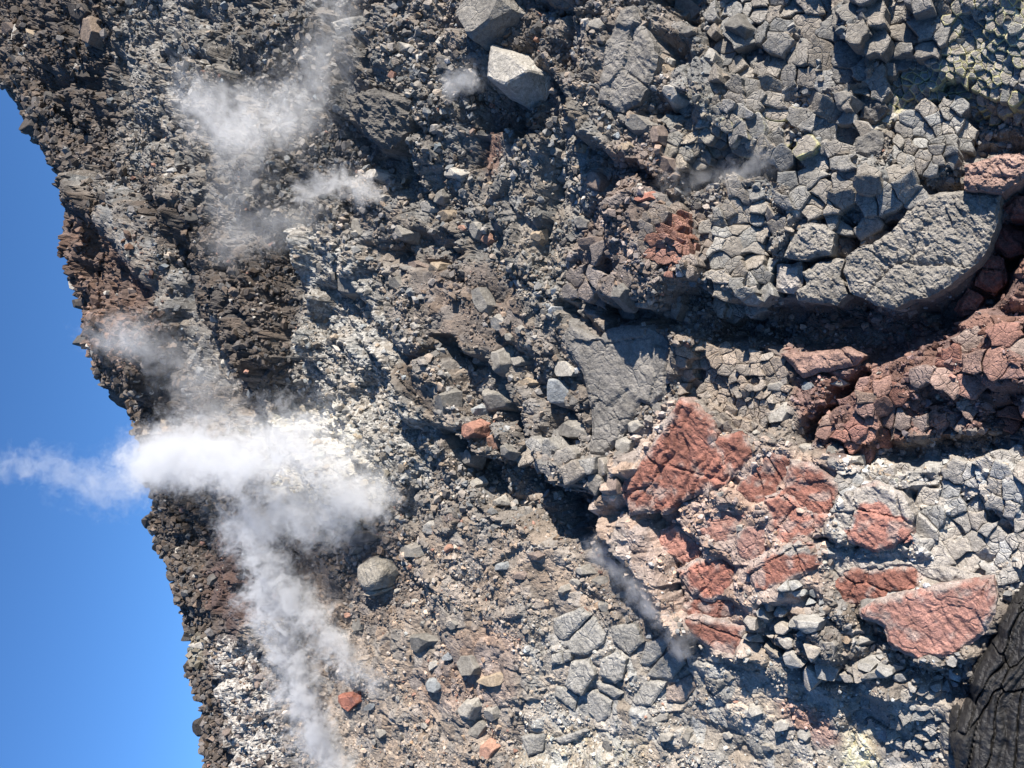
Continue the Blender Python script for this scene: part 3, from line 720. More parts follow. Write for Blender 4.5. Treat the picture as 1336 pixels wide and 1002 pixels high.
# ---- slabs with an outline of any shape
def slab(name, poly_px, lift, depth, colour, seed, res=2.4, crinkle=0.05, crack=0.9, crack_depth=0.07, tilt=(0, 0), edge=0.10, mat=None, parent=None, dep=None, jag=1.6, dust=None, wave=0.0, over=0.0, layer=0.0, ashy=False, grow=0.0, scaly=False):
    """plate of rock: crown follows the ground height + lift, with cracks, steps and a broken edge"""
    r = np.random.default_rng(seed)
    pp = np.array(poly_px, float)
    cen = pp.mean(0)
    if grow:
        v_ = pp - cen; pp = cen + v_ * (1 + grow / np.linalg.norm(v_, axis=1))[:, None]
    # ragged outline in pixels
    out = []
    for i in range(len(pp)):
        a, b = pp[i], pp[(i + 1) % len(pp)]
        n = max(1, int(np.hypot(*(b - a)) / 3.5))
        for k in range(n):
            out.append(a + (b - a) * k / n)
    out = np.array(out)
    dirn = out - cen; dirn /= np.linalg.norm(dirn, axis=1)[:, None] + 1e-6
    out = out + dirn * (jag * 2 * fbm2(out[:, 0] / 9 + seed, out[:, 1] / 9, seed % 50, 3) * 2)[:, None]
    lo, hi = out.min(0), out.max(0)
    X, Y = np.meshgrid(np.arange(lo[0], hi[0], res), np.arange(lo[1], hi[1], res), indexing='ij')
    X = (X + r.uniform(-.3, .3, X.shape) * res).ravel(); Y = (Y + r.uniform(-.3, .3, Y.shape) * res).ravel()
    d = sdf(out, X, Y); m = d > res * 0.6
    pts = np.concatenate([out, np.stack([X[m], Y[m]], 1)])
    dist = np.concatenate([np.zeros(len(out)), d[m]])
    nb = len(out)
    cv, ce, cf, *_ = delaunay_2d_cdt([Vector(p) for p in pts], [(i, (i + 1) % nb) for i in range(nb)], [], 1, 1e-4)
    if len(cv) != len(pts):
        pts = np.array([v[:] for v in cv]); dist = np.maximum(sdf(out, pts[:, 0], pts[:, 1]), 0)
    tris = np.array([f for f in cf if len(f) == 3])
    hc = float(height_at(np.array(cen[0]), np.array(cen[1])))
    mp = mpp(*cen)
    q = to_wall(pts[:, 0], pts[:, 1], np.full(len(pts), hc + lift))
    c = q.mean(0)
    x, s = q[:, 0] + 0.1 * fbm2(q[:, 0] * 2, q[:, 1] * 2, seed, 2), q[:, 1] + 0.1 * fbm2(q[:, 0] * 2, q[:, 1] * 2, seed + 9, 2)
    h = np.full(len(pts), hc + lift)
    h += tilt[0] * (q[:, 0] - c[0]) + tilt[1] * (q[:, 1] - c[1])
    h += crinkle * 2.2 * fbm2(x * 1.1, s * 1.1, seed + 1, 5, 0.55)
    rx = x * .8 + s * .6; ry = s * .8 - x * .6
    for sc_, am_ in (((1.1, .9), (2.6, .55), (6.0, .28)) if not scaly else ((3.0, .25), (8.0, .3))):
        h += crinkle * am_ * (1 - 2 * np.abs(2 * fbm2(rx * sc_, ry * sc_ * 1.9, seed + int(sc_ * 7), 3)) - .5)
    if scaly:
        h += crinkle * .9 * (chunks(rx / .42, ry / .2, seed + 2) - .4) + crinkle * .5 * (chunks(rx / .17, ry / .1, seed + 3) - .4) + crinkle * 1.6 * fbm2(x * .7, s * .7, seed + 4, 3)
    if wave:
        w_ = fbm2(x * 0.9, s * 0.9, seed + 21, 3)
        ph = (x * math.cos(1.15) + s * math.sin(1.15)) * 9 + 9 * w_
        h += wave * (np.abs(np.sin(ph)) - 0.5)
    if layer:
        t = fbm2(x * 0.8, s * 0.8, seed + 33, 4) * 9 + (s - c[1]) * 0.8
        h += layer * (np.floor(t) + sstep(0.75, 1.0, t - np.floor(t)) - t)
    if crack:
        f1, f2, cid, ox, oy = cells(x / crack, s / crack, seed + 5)
        e = f2 - f1
        z = np.zeros_like(cid)
        h += 0.05 * (_hash(cid, z, z, seed) - 0.5) + 0.08 * crack * ((_hash(cid, z + 1, z, seed) - .5) * ox + (_hash(cid, z + 2, z, seed) - .5) * oy)
        h -= 1.3 * crack_depth * (1 - sstep(0.0, 0.06, e)) * sstep(-.12, .06, fbm2(x * .9, s * .9, seed + 77, 2))
    dm = dist * mp
    h -= edge * (1 - sstep(0, 1, dm / (edge * 1.3 + 1e-3))) 
    top = wpos(q[:, 0], q[:, 1], h)
    sk = q[:nb] + (c - q[:nb]) * over
    mid = wpos(q[:nb, 0] + 0.04 * (q[:nb, 0] - c[0]) * 0, q[:nb, 1], h[:nb] - depth * 0.4)
    bot = wpos(sk[:, 0], sk[:, 1], h[:nb] - depth)
    n0 = len(pts)
    V = np.concatenate([top, mid, bot])
    F = [tuple(t) for t in tris]
    for i in range(nb):
        j = (i + 1) % nb
        F += [(i, n0 + i, n0 + j), (i, n0 + j, j), (n0 + i, n0 + nb + i, n0 + nb + j), (n0 + i, n0 + nb + j, n0 + j)]
    F = np.array(F)
    # underside fan
    V = np.concatenate([V, bot.mean(0)[None]])
    k = len(V) - 1
    F = np.concatenate([F, np.array([(n0 + nb + (i + 1) % nb, n0 + nb + i, k) for i in range(nb)])])
    # outward orientation
    a, b, c_ = V[F[0][0]], V[F[0][1]], V[F[0][2]]
    if np.cross(b - a, c_ - a) @ AN < 0: F = F[:, ::-1]
    cc = np.ones((len(V), 1)) * np.asarray(colour)
    var = 1 + 0.35 * fbm2(np.append(np.append(x, x[:nb]), np.append(x[:nb], x[0])) * 1.2, np.append(np.append(s, s[:nb]), np.append(s[:nb], s[0])) * 1.2, seed + 40, 3)
    cc = cc * var[:, None]
    if ashy:     # pale ash caught along the rim of the plate
        pa = np.concatenate([pts, pts[:nb], pts[:nb], pts[:1]]); da = np.concatenate([dist, np.zeros(2 * nb + 1)])
        k_ = (.75 * (1 - sstep(-2, 8, da + 26 * fbm2(pa[:, 0] / 14, pa[:, 1] / 14, seed + 60, 4))))[:, None]
        k_ = np.maximum(k_, .5 * sstep(.05, .2, fbm2(pa[:, 0] / 18, pa[:, 1] / 18, seed + 61, 4))[:, None])
        cc = cc * (1 - k_) + np.asarray(ASH) * k_
    if dust is not None:     # grey ash lying on part of the plate, an outline of its own
        dcol, dpoly = dust
        pa = np.concatenate([pts, pts[:nb], pts[:nb], pts[:1]])
        dd = sdf(dpoly, pa[:, 0] + 10 * fbm2(pa[:, 0] / 8, pa[:, 1] / 8, 3, 3), pa[:, 1] + 10 * fbm2(pa[:, 0] / 8, pa[:, 1] / 8, 4, 3))
        k_ = sstep(-2, 2, dd)[:, None]
        cc = cc * (1 - k_) + np.asarray(dcol) * k_
    base = V[-1]
    dv = None if dep is None else np.asarray(dep)
    return mesh_obj(name, V, F, mat or MAT_SLAB, cc, dv, False, parent, base if parent is None else None)

# the big overhanging slab and its broken-off plates
def pw(px, py, dh=0.0):
    h = float(height_at(np.array(float(px)), np.array(float(py)))) + dh
    q = to_wall(np.array(float(px)), np.array(float(py)), np.array(h))
    return wpos(q[0], q[1], np.array(h))
big = empty('grey_slab', pw(1180, 330))
tag(big, 'big overhanging smooth grey slab above the deep shadow, with broken plates beside it', 'rock slab')
slab('plate', [(1185, 273), (1209, 253), (1257, 247), (1306, 253), (1300, 285), (1287, 325), (1269, 345), (1250, 362), (1232, 377), (1209, 387), (1189, 391), (1164, 404), (1135, 394), (1107, 381), (1100, 355), (1103, 337), (1118, 322), (1139, 317), (1165, 300)], 0.65, 0.75, GREY, 201, 1.7, 0.05, 3.6, 0.05, (0.02, 0.05), 0.08, parent=big, scaly=True)
slab('plate', [(1100, 337), (1096, 360), (1104, 383), (1090, 397), (1040, 392), (1038, 380), (1050, 372), (1047, 355), (1060, 345), (1085, 338)], 0.8, 0.7, GREY, 202, 1.8, 0.05, 0, 0.03, (0, 0.02), 0.08, parent=big, scaly=True)
slab('fragment', [(1012, 345), (1043, 341), (1047, 370), (1035, 384), (1012, 380)], 0.55, 0.5, (.30, .28, .26), 203, 2.0, 0.07, 0, 0.03, (0, 0.0), 0.10, parent=big)
slab('fragment', [(1022, 335), (1030, 310), (1052, 289), (1075, 292), (1089, 303), (1083, 330), (1050, 338)], 0.55, 0.6, GREY, 204, 1.8, 0.05, 0, 0.03, (0, 0.0), 0.10, parent=big, scaly=True)
slab('plate', [(1257, 246), (1259, 215), (1289, 203), (1330, 197), (1350, 220), (1325, 240), (1306, 251)], 0.8, 0.9, (.24, .165, .14), 205, 1.8, 0.06, 1.6, 0.03, (0, 0.0), 0.08, parent=big, scaly=True)

PL_LAB = ['pale plate at the upper left of the cracked plates', 'dark edged plate under the upper left pale plate', 'fan shaped grey plate at the top of the cracked plates', 'pale five sided plate in the centre left of the cracked plates', 'pale oval plate in the centre right of the cracked plates', 'pale plate at the bottom of the central cracked plates',
          'narrow dark plate leaning under the centre left plate', 'large tilted grey plate right of the cracked plates', 'light grey wedge below the large tilted plate', 'brownish plate at the right end of the cracked plates', 'thin dark edged plate at the foot of the cracked plates', 'broken pale plate at the lower left of the cracked plates',
          'small plate wedged between the central pale plates', 'small square plate left of the five sided plate', 'tiny plate just above the five sided plate', 'long grey plate under the end of the grey smoke']
k = 300
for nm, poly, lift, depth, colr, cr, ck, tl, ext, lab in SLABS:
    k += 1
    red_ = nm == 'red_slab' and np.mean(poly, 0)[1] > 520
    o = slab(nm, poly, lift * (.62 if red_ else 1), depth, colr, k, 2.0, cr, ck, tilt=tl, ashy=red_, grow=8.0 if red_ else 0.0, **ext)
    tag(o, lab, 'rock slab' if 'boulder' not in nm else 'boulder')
for i, (poly, lab) in enumerate(zip(PLATES, PL_LAB)):
    colr = np.array((.255, .25, .235)) * random.uniform(.85, 1.12)
    if i == 9: colr = np.array((.24, .20, .175))
    o = slab('rock_plate', poly, random.uniform(.12, .3), .6, colr, 400 + i, 2.0, .035, 0, tilt=(random.uniform(-.12, .12), random.uniform(-.12, .12)), edge=.06, jag=1.0)
    tag(o, lab, 'rock plate', 'pale cracked plates low on the wall')

def crust_block(name, poly_px, lift, depth, colour, seed, parent, bevel=.3, seam=(0, 0)):
    """one block of a cracked crust: its face follows the facet it belongs to, joints tight"""
    r = np.random.default_rng(seed)
    pp = np.array(poly_px, float)
    cpx = pp.mean(0)
    out = []
    for i in range(len(pp)):
        a, b = pp[i], pp[(i + 1) % len(pp)]
        out.append(a); L_ = np.hypot(*(b - a))
    out = np.array(out); n = len(out)
    hc = float(height_at(np.array(cpx[0]), np.array(cpx[1]))) + lift
    q = to_wall(out[:, 0], out[:, 1], np.full(n, hc)); c = q.mean(0)
    size = np.linalg.norm(q - c, axis=1).mean()
    rings = []
    e_ = .08
    h0 = float(crust(np.array([c[0]]), np.array([c[1]]))[0][0])
    gx_ = (float(crust(np.array([c[0] + e_]), np.array([c[1]]))[0][0]) - h0) / e_; gs_ = (float(crust(np.array([c[0]]), np.array([c[1] + e_]))[0][0]) - h0) / e_
    gx_ = float(np.clip(gx_, -.7, .7)) + r.normal(0, .07); gs_ = float(np.clip(gs_, -.7, .7)) + r.normal(0, .07)
    def face(p): return hc + gx_ * (p[:, 0] - c[0]) + gs_ * (p[:, 1] - c[1]) + .22 * size * fbm2(p[:, 0] * 1.1 / size, p[:, 1] * 1.1 / size, seed % 991, 3)
    bv = bevel * size
    V = []
    def ring(f, dz):
        p = c + (q - c) * f
        V.append(wpos(p[:, 0], p[:, 1], face(p) + dz))
    ring(1.0, -depth); ring(1.0, -bv * .9); ring(.93, -bv * .32); ring(.78, -bv * .05); ring(.42, bv * .06)
    V.append(wpos(c[:1], c[1:], face(c[None]) + bv * .08))
    V = np.concatenate(V); F = []
    for k in range(4):
        for i in range(n):
            j = (i + 1) % n; a = k * n + i; b = k * n + j
            F += [(a, b, b + n), (a, b + n, a + n)]
    for i in range(n): F.append((4 * n + i, 4 * n + (i + 1) % n, 5 * n))
    F = np.array(F)
    t = V[F[-1]]
    if np.cross(t[1] - t[0], t[2] - t[0]) @ AN < 0: F = F[:, ::-1]
    dp = np.zeros((len(V), 3))
    if max(seam) > 0:      # white and yellow minerals grown along the joints
        dp[:3 * n, 0] = seam[0]; dp[:3 * n, 1] = seam[1]
        dp[3 * n:4 * n, 0] = seam[0] * .45; dp[3 * n:4 * n, 1] = seam[1] * .45
    return mesh_obj(name, V, F, MAT_CRUST, np.asarray(colour) * np.ones((len(V), 1)), dp, False, parent)

def seam_at(name, c):
    if name in ('stained_outcrop', 'mottled_outcrop', 'jointed_outcrop'):
        line = [(960, 160), (1120, 185), (1180, 130), (1260, 80), (1345, 40)]
        d = min(sdf([a, b, (b[0] + .1, b[1])], np.array([c[0]]), np.array([c[1]]))[0] * -1 for a, b in zip(line, line[1:]))
        k = math.exp(-(d / 42.) ** 2) if name != 'stained_outcrop' else .45 + .55 * math.exp(-(d / 45.) ** 2)
        if name == 'stained_outcrop': return (.62 * k, max(0, .95 * k + 1.0 * patch(c[0], c[1], 4) - .1))
        return (.45 * k, max(0, .45 * k + 1.3 * patch(c[0], c[1], 4) - .15))
    return (.35 if name == 'pale_outcrop' else .12, 0)
# ---- jointed outcrops: one thing each, every block a part
def inside(poly, x, y):
    return sdf(poly, np.asarray(x, float), np.asarray(y, float)) > 0
def clip_half(poly, m, n):
    out = []
    for i in range(len(poly)):
        a, b = poly[i], poly[(i + 1) % len(poly)]
        da, db = (a - m) @ n, (b - m) @ n
        if da <= 0: out.append(a)
        if da * db < 0: out.append(a + (b - a) * (da / (da - db)))
    return out
def outcrop(name, part, label, region, cell, seed, colour, proud=.25, depth=.7, aspect=1.0, angle=0.0, gap=.9, p=12., tops=3, sub=2, vary=.25, hvar=.5, warm=.05, colfun=None, skip=None, dep=None, drop=0.04, rough=0.05):
    r = np.random.default_rng(seed)
    reg = np.array(region, float)
    cen = reg.mean(0)
    root = empty(name, pw(cen[0], cen[1]))
    tag(root, label, 'rock outcrop')
    ca, sa = math.cos(angle), math.sin(angle)
    R = np.array([[ca, -sa], [sa, ca]])
    loc = (reg - cen) @ R
    lo, hi = loc.min(0) - cell * 2, loc.max(0) + cell * 2
    # block sizes change from place to place: big ones in some clusters, rubble in others
    cw, ch = math.sqrt(aspect), 1 / math.sqrt(aspect)
    cand = r.uniform(lo, hi, (int(9 * np.prod(hi - lo) / cell ** 2), 2))
    rad = cell * .8 * (.62 + 1.5 * np.clip(fbm2(cand[:, 0] / (cell * 2.6) + seed, cand[:, 1] / (cell * 2.6), seed, 2) + .32, 0, 1) ** 1.3) * r.uniform(.75, 1.2, len(cand))
    pts_ = np.zeros((0, 2)); srad = []
    for q, rd_ in zip(cand, rad):
        if len(srad) and (np.hypot((pts_[:, 0] - q[0]) / cw, (pts_[:, 1] - q[1]) / ch) < .5 * (rd_ + np.array(srad))).any(): continue
        pts_ = np.concatenate([pts_, q[None]]); srad.append(rd_)
    seeds = pts_
    sc = np.array([1 / math.sqrt(aspect), math.sqrt(aspect)])
    for i, q in enumerate(seeds):
        P = q @ R.T + cen
        if not inside(reg, P[0], P[1]) or r.random() < drop: continue
        if skip is not None and any(inside(np.array(s_), P[0], P[1]) for s_ in skip): continue
        d = np.hypot(*((seeds - q) * sc).T)
        nbr = np.argsort(d)[1:22]
        poly = [q + np.array((math.cos(v) * cw, math.sin(v) * ch)) * srad[i] * (1.4 if name in FUSED else .95) for v in np.arange(8) * math.pi / 4 + .3]
        for j in nbr:
            nn = seeds[j] - q
            poly = clip_half(poly, (q + seeds[j]) / 2 - nn * 0, nn)
            if len(poly) < 3: break
        if len(poly) < 3: continue
        poly = np.array(poly); c0 = poly.mean(0)
        L_ = np.linalg.norm(poly - c0, axis=1)[:, None]
        poly = c0 + (poly - c0) * np.maximum(0.5, 1 - (.12 if name in FUSED else .62) * gap / (L_ + 1e-6))
        fine_p = []
        for a, b in zip(poly, np.roll(poly, -1, 0)):
            m__ = max(1, min(3, int(np.hypot(*(b - a)) / 4.5)))
            fine_p += [a + (b - a) * t / m__ for t in range(m__)]
        poly = np.array(fine_p) if name in FUSED else poly
        pxp = poly @ R.T + cen
        wv = .34 * cell
        pxp = pxp + wv * 2 * np.stack([fbm2(pxp[:, 0] / (cell * .55), pxp[:, 1] / (cell * .55), 701, 3), fbm2(pxp[:, 0] / (cell * .55), pxp[:, 1] / (cell * .55), 702, 3)], 1)
        cpx = pxp.mean(0)
        h = float(height_at(np.array(cpx[0]), np.array(cpx[1])))
        colr = np.array(colour if colfun is None else colfun(cpx[0], cpx[1], r)) * r.uniform(1 - vary, 1 + vary)
        w_ = r.uniform(-warm, warm); colr = colr * np.array([1 + w_, 1, 1 - w_])
        sz = srad[i] * mpp(*cpx)
        lift_ = proud * (.55 + 1.6 * float(np.clip(fbm2(np.array([cpx[0] / 45.]), np.array([cpx[1] / 45.]), seed + 5, 2)[0] + .3, 0, 1))) * min(1.5, srad[i] / cell + .2)
        if name in FUSED:
            crust_block(part, pxp, .16 * proud / .2 + r.normal(0, .025), max(depth, .7), colr, seed * 1000 + i, root, .15 if p > 11 else .22, seam_at(name, cpx))
            continue
        block(part, pxp, h + lift_ * r.uniform(1 - .6 * hvar, 1 + .6 * hvar), max(depth, sz * .9), colr, seed * 1000 + i, 3 if cell > 15 else 2, p, .16, max(1, tops - 1), rough, None, root, .3, dep, False)
    return root

for a_, k_ in OUT: outcrop(*a_, **k_)

# ---- loose boulders, one by one: centre, width, height in photo pixels, tone
B = '''487 47 37 13 w|526 62 25 15 p|582 83 17 22 g|554 93 9 14 p|491 230 30 20 p|454 215 38 16 p|471 300 15 38 g|524 303 20 25 g|535 308 14 22 m|564 200 16 24 m|594 227 26 20 p|606 253 16 14 p|576 257 20 26 g|561 270 20 20 p|582 283 26 18 t|621 300 16 26 p|637 312 18 18 o|644 263 16 18 g|639 243 14 14 t|604 298 12 10 o|
676 193 24 16 p|725 198 16 16 g|760 193 20 16 t|705 37 12 20 g|720 43 16 18 g|781 35 24 26 g|700 50 10 10 o|878 122 28 30 p|860 177 24 30 b|818 193 20 18 t|800 213 26 22 m|778 237 24 30 b|735 233 14 14 g|746 240 14 14 g|871 217 34 36 b|840 258 30 18 r|760 290 22 24 g|700 308 18 20 t|776 318 36 24 b|798 285 14 14 g|881 250 16 18 p|941 7 28 10 p|896 43 40 24 m|901 13 44 32 m|965 37 40 40 m|928 75 20 24 p|945 77 18 24 p|745 310 16 14 g|835 165 36 26 g|866 92 16 18 t|872 80 12 12 p|
459 371 28 34 m|521 371 20 26 m|544 349 24 20 b|569 351 18 20 t|551 387 14 10 p|629 394 17 38 g|652 421 18 24 p|651 471 22 34 g|544 426 14 16 p|624 471 14 18 g|579 529 18 40 m|647 521 34 38 g|621 537 22 18 l|642 577 18 26 o|619 631 14 14 p|564 659 14 16 p|661 587 16 22 g|587 621 20 20 m|614 597 20 24 g|680 430 14 14 g|690 450 12 12 p|665 440 12 12 g|700 395 12 16 g|
813 381 28 34 m|821 409 38 20 g|841 396 26 16 g|883 401 20 34 g|738 481 42 24 p|731 511 40 40 l|748 561 44 26 g|675 471 24 16 g|686 499 24 14 t|720 407 12 18 l|700 384 10 20 g|831 557 26 24 p|815 581 26 26 g|861 532 18 16 g|940 647 24 18 p|801 634 18 28 b|726 647 10 14 p|705 660 14 12 g|670 640 14 12 g|650 655 12 12 p|
1022 537 38 32 p|1015 504 24 20 g|1055 504 22 14 l|1085 497 40 12 p|1049 587 32 18 p|1085 591 20 18 g|1112 601 24 16 p|1262 581 14 10 w|1292 394 14 10 p|1322 581 24 20 p|1170 560 14 10 g|1220 590 14 10 g|1040 605 14 10 p|1230 590 10 8 p|
567 868 18 14 w|569 893 28 26 l|554 838 40 28 m|587 855 16 16 l|611 868 32 30 g|624 951 18 24 g|614 925 26 34 p|641 931 18 20 g|636 978 26 22 o|497 955 18 14 g|461 718 22 14 m|477 701 32 24 d|564 688 24 24 p|590 676 30 14 b|586 716 16 14 o|654 740 16 12 l|644 885 34 20 t|591 815 16 14 g|554 946 14 10 g|538 718 44 22 g|454 802 10 10 o|461 790 12 12 g|520 770 12 12 p|530 790 10 8 p|541 784 10 8 w|485 920 12 12 l|470 815 16 20 m|690 790 12 12 g|735 770 16 14 g|750 760 24 14 g|700 725 20 16 b|680 750 18 14 b|760 745 22 16 g|780 760 24 14 g|790 790 24 16 g|815 775 20 14 g|
105 17 24 32 k|135 20 10 20 b|110 97 24 16 k|100 87 14 10 p|23 48 18 32 w|8 37 14 22 b|43 50 16 24 t|45 163 26 36 k|68 212 12 14 k|247 283 22 18 d|120 182 16 14 d|63 130 14 22 d|20 80 14 18 d|97 371 16 18 p|103 396 14 14 k|173 381 12 14 b|280 387 12 14 g|195 405 14 12 b|112 445 20 20 d|
193 681 18 20 k|208 713 14 22 k|255 756 14 10 b|278 756 12 20 d|238 785 12 10 b|255 793 14 16 d|245 815 12 10 g|245 831 10 12 d|263 841 24 14 p|247 871 14 18 k|270 881 20 14 g|260 948 16 26 k|268 925 12 12 b|275 905 12 14 g|225 745 12 14 d|230 770 10 12 b|
1065 955 12 9 w|985 928 30 22 w|1020 946 24 20 w|1050 958 24 18 w|865 935 20 14 g|900 965 18 12 p|895 965 12 24 g|795 970 18 26 m|870 960 22 14 p|1000 975 20 12 p|950 960 16 12 p|1205 922 24 14 w|1215 905 20 14 p|1292 788 12 20 w|1215 970 20 16 p|1180 985 14 12 g|930 905 14 10 g|955 885 16 12 g|1300 940 0 0 g|
1045 812 34 22 p|1060 822 20 16 p|1068 868 30 20 p|1095 880 26 16 p|1125 835 24 18 p|1140 880 40 20 g|1075 838 16 12 r|1100 905 20 12 t|1115 912 18 12 g|1082 905 14 10 g|
1080 55 22 24 g|1102 130 34 28 g|1105 148 22 20 g|1072 157 26 24 g|1092 168 20 16 g|1077 193 26 24 g|1035 277 26 20 p|1159 93 36 24 g|1004 322 26 24 w|985 342 18 16 p|996 361 22 24 p|951 401 36 38 p'''
SPECIAL = {(614, 562): 0}
count = 0
for tok in B.replace('\n', '').split('|'):
    f_ = tok.split()
    if len(f_) != 5: continue
    cx, cy, w, h = map(float, f_[:4]); tone = f_[4]
    if w < 2: continue
    count += 1
    r = np.random.default_rng(5000 + count)
    n = int(r.integers(5, 8))
    pp = convex_poly(w, h, r.uniform(-.25, .25), n, r) + (cx, cy)
    m_ = mpp(cx, cy); sz = min(w, h) * m_
    hb = float(height_at(np.array(cx), np.array(cy)))
    thick = max(sz * r.uniform(.75, 1.05), 0.18)
    colr = np.array(TONES[tone][0]) * r.uniform(.88, 1.12)
    big_ = max(w, h) >= 20
    nm = 'boulder' if max(w, h) >= 22 else 'stone'
    o = block(nm, pp, hb + thick * r.uniform(.42, .66), thick * 1.25, colr, 5000 + count, 4 if big_ else 3, 22. if r.random() < .75 else 13., .45, 3, .035, None, None, .5, None, False)
    auto_label(o, cx, cy, w, h, tone)

def special(name, poly, up, depth, tone, seed, label, cat='boulder', p=18., tops=4, rough=.05, tilt=.3, sub=4, colour=None, dep=None):
    c = np.array(poly, float).mean(0)
    hb = float(height_at(np.array(c[0]), np.array(c[1])))
    o = block(name, poly, hb + up, depth, colour or TONES[tone][0], seed, sub, p, .3, tops, rough, MAT_SLAB, None, tilt, dep, False)
    return tag(o, label, cat)
special('boulder', [(601, 22), (615, -4), (660, -8), (670, 12), (650, 40), (628, 63), (612, 48)], .9, 1.5, 'g', 61, 'big blue grey boulder cut by the top border with a dark lower face')
special('boulder', [(641, 55), (672, 68), (699, 92), (692, 108), (670, 125), (645, 113), (624, 83)], .9, 1.4, 'w', 62, 'white angular block below the big top boulder, its own shadow beneath')
special('boulder', [(466, 761), (466, 740), (474, 729), (486, 725), (500, 730), (508, 748), (503, 766), (490, 775), (476, 774)], .75, 1.2, 't', 63, 'pale rounded boulder with a curved crack in the brown scree', p=6., tops=3, rough=.07, colour=(.255, .238, .208))
special('boulder', [(464, 764), (490, 768), (508, 754), (504, 770), (488, 779), (472, 777)], .35, .7, 't', 64, 'thin broken shell under the pale rounded boulder', p=9., colour=(.24, .215, .18))
special('stone', [(441, 915), (446, 905), (464, 903), (469, 916), (456, 928)], .35, .6, 'o', 65, 'lone red stone right of the lower steam column', 'stone', colour=(.30, .13, .095))
special('stone', [(603, 556), (612, 550), (626, 556), (626, 568), (612, 575), (604, 568)], .5, .8, 'o', 66, 'stone with a red top over the shadowed gully', 'stone', colour=(.26, .14, .108))
special('boulder', [(108, 45), (118, 28), (132, 24), (138, 45), (128, 64), (116, 58)], 1.0, 1.8, 't', 67, 'tan brown boulder near the upper left corner', colour=(.19, .15, .12))

# ------------------------------------------------------------------ black lava at the foot of the wall
LAVA = [(1352, 742), (1326, 768), (1306, 790), (1294, 808), (1296, 822), (1283, 838), (1262, 862), (1255, 888), (1264, 908), (1250, 916), (1236, 928), (1231, 961), (1240, 990), (1252, 1030), (1262, 1090), (1480, 1090), (1480, 690)]
def lava():
    p = np.array(LAVA, float)
    lo, hi = p.min(0), p.max(0)
    X, Y = np.meshgrid(np.arange(lo[0] - 8, hi[0], 1.5), np.arange(lo[1], hi[1], 1.5), indexing='ij')
    wob = 5 * fbm2(X / 14, Y / 14, 5, 3)
    d = sdf(p, X + wob, Y + wob)
    q = to_wall(X, Y, 0.8)
    x, s = q[..., 0], q[..., 1]
    m_ = 0.019
    dm = np.maximum(d * m_, 0)
    h = 0.1 + 1.15 * np.sqrt(np.clip(1 - (1 - np.clip(dm / 0.75, 0, 1)) ** 2, 0, 1)) - 0.5 * (d < 0)
    # ropes: long folds running up the wall, wandering
    w_ = fbm2(X / 60, Y / 90, 8, 3)
    u = (X + Y * 0.42) / 1.0 + 55 * w_
    folds = np.abs(np.sin(u / 13.0)) ** 0.7 * .12 + np.abs(np.sin(u / 5.1 + 6 * fbm2(X / 40, Y / 50, 9, 3))) * .05
    f1, f2, cid, ox, oy = cells(u / 34, (Y - .3 * X) / 75 + 2 * w_, 14)
    h += folds - .12 * (1 - sstep(0, .10, f2 - f1)) + .14 * (_hash(cid, cid * 0, cid * 0, 3) - .5)
    h += .10 * fbm2(x * 5, s * 5, 17, 4)
    h = np.where(d < 0, -0.6, h)
    V = wpos(x, s, h).reshape(-1, 3)
    ni, nj = X.shape
    ix = np.arange(ni * nj).reshape(ni, nj)
    F = np.stack([ix[:-1, :-1], ix[:-1, 1:], ix[1:, 1:], ix[1:, :-1]], -1).reshape(-1, 4)
    keep = (d.ravel()[F] > -3).any(1)
    F = F[keep]
    use = np.unique(F); mp_ = np.full(len(V), -1); mp_[use] = np.arange(len(use))
    c = np.ones((len(use), 3)) * np.array((.022, .021, .021))
    o = mesh_obj('lava_flow', V[use], mp_[F], MAT_LAVA, c, np.zeros(3), False)
    tag(o, 'fresh black ropy lava in the lower right corner', None, None, 'structure')
lava()

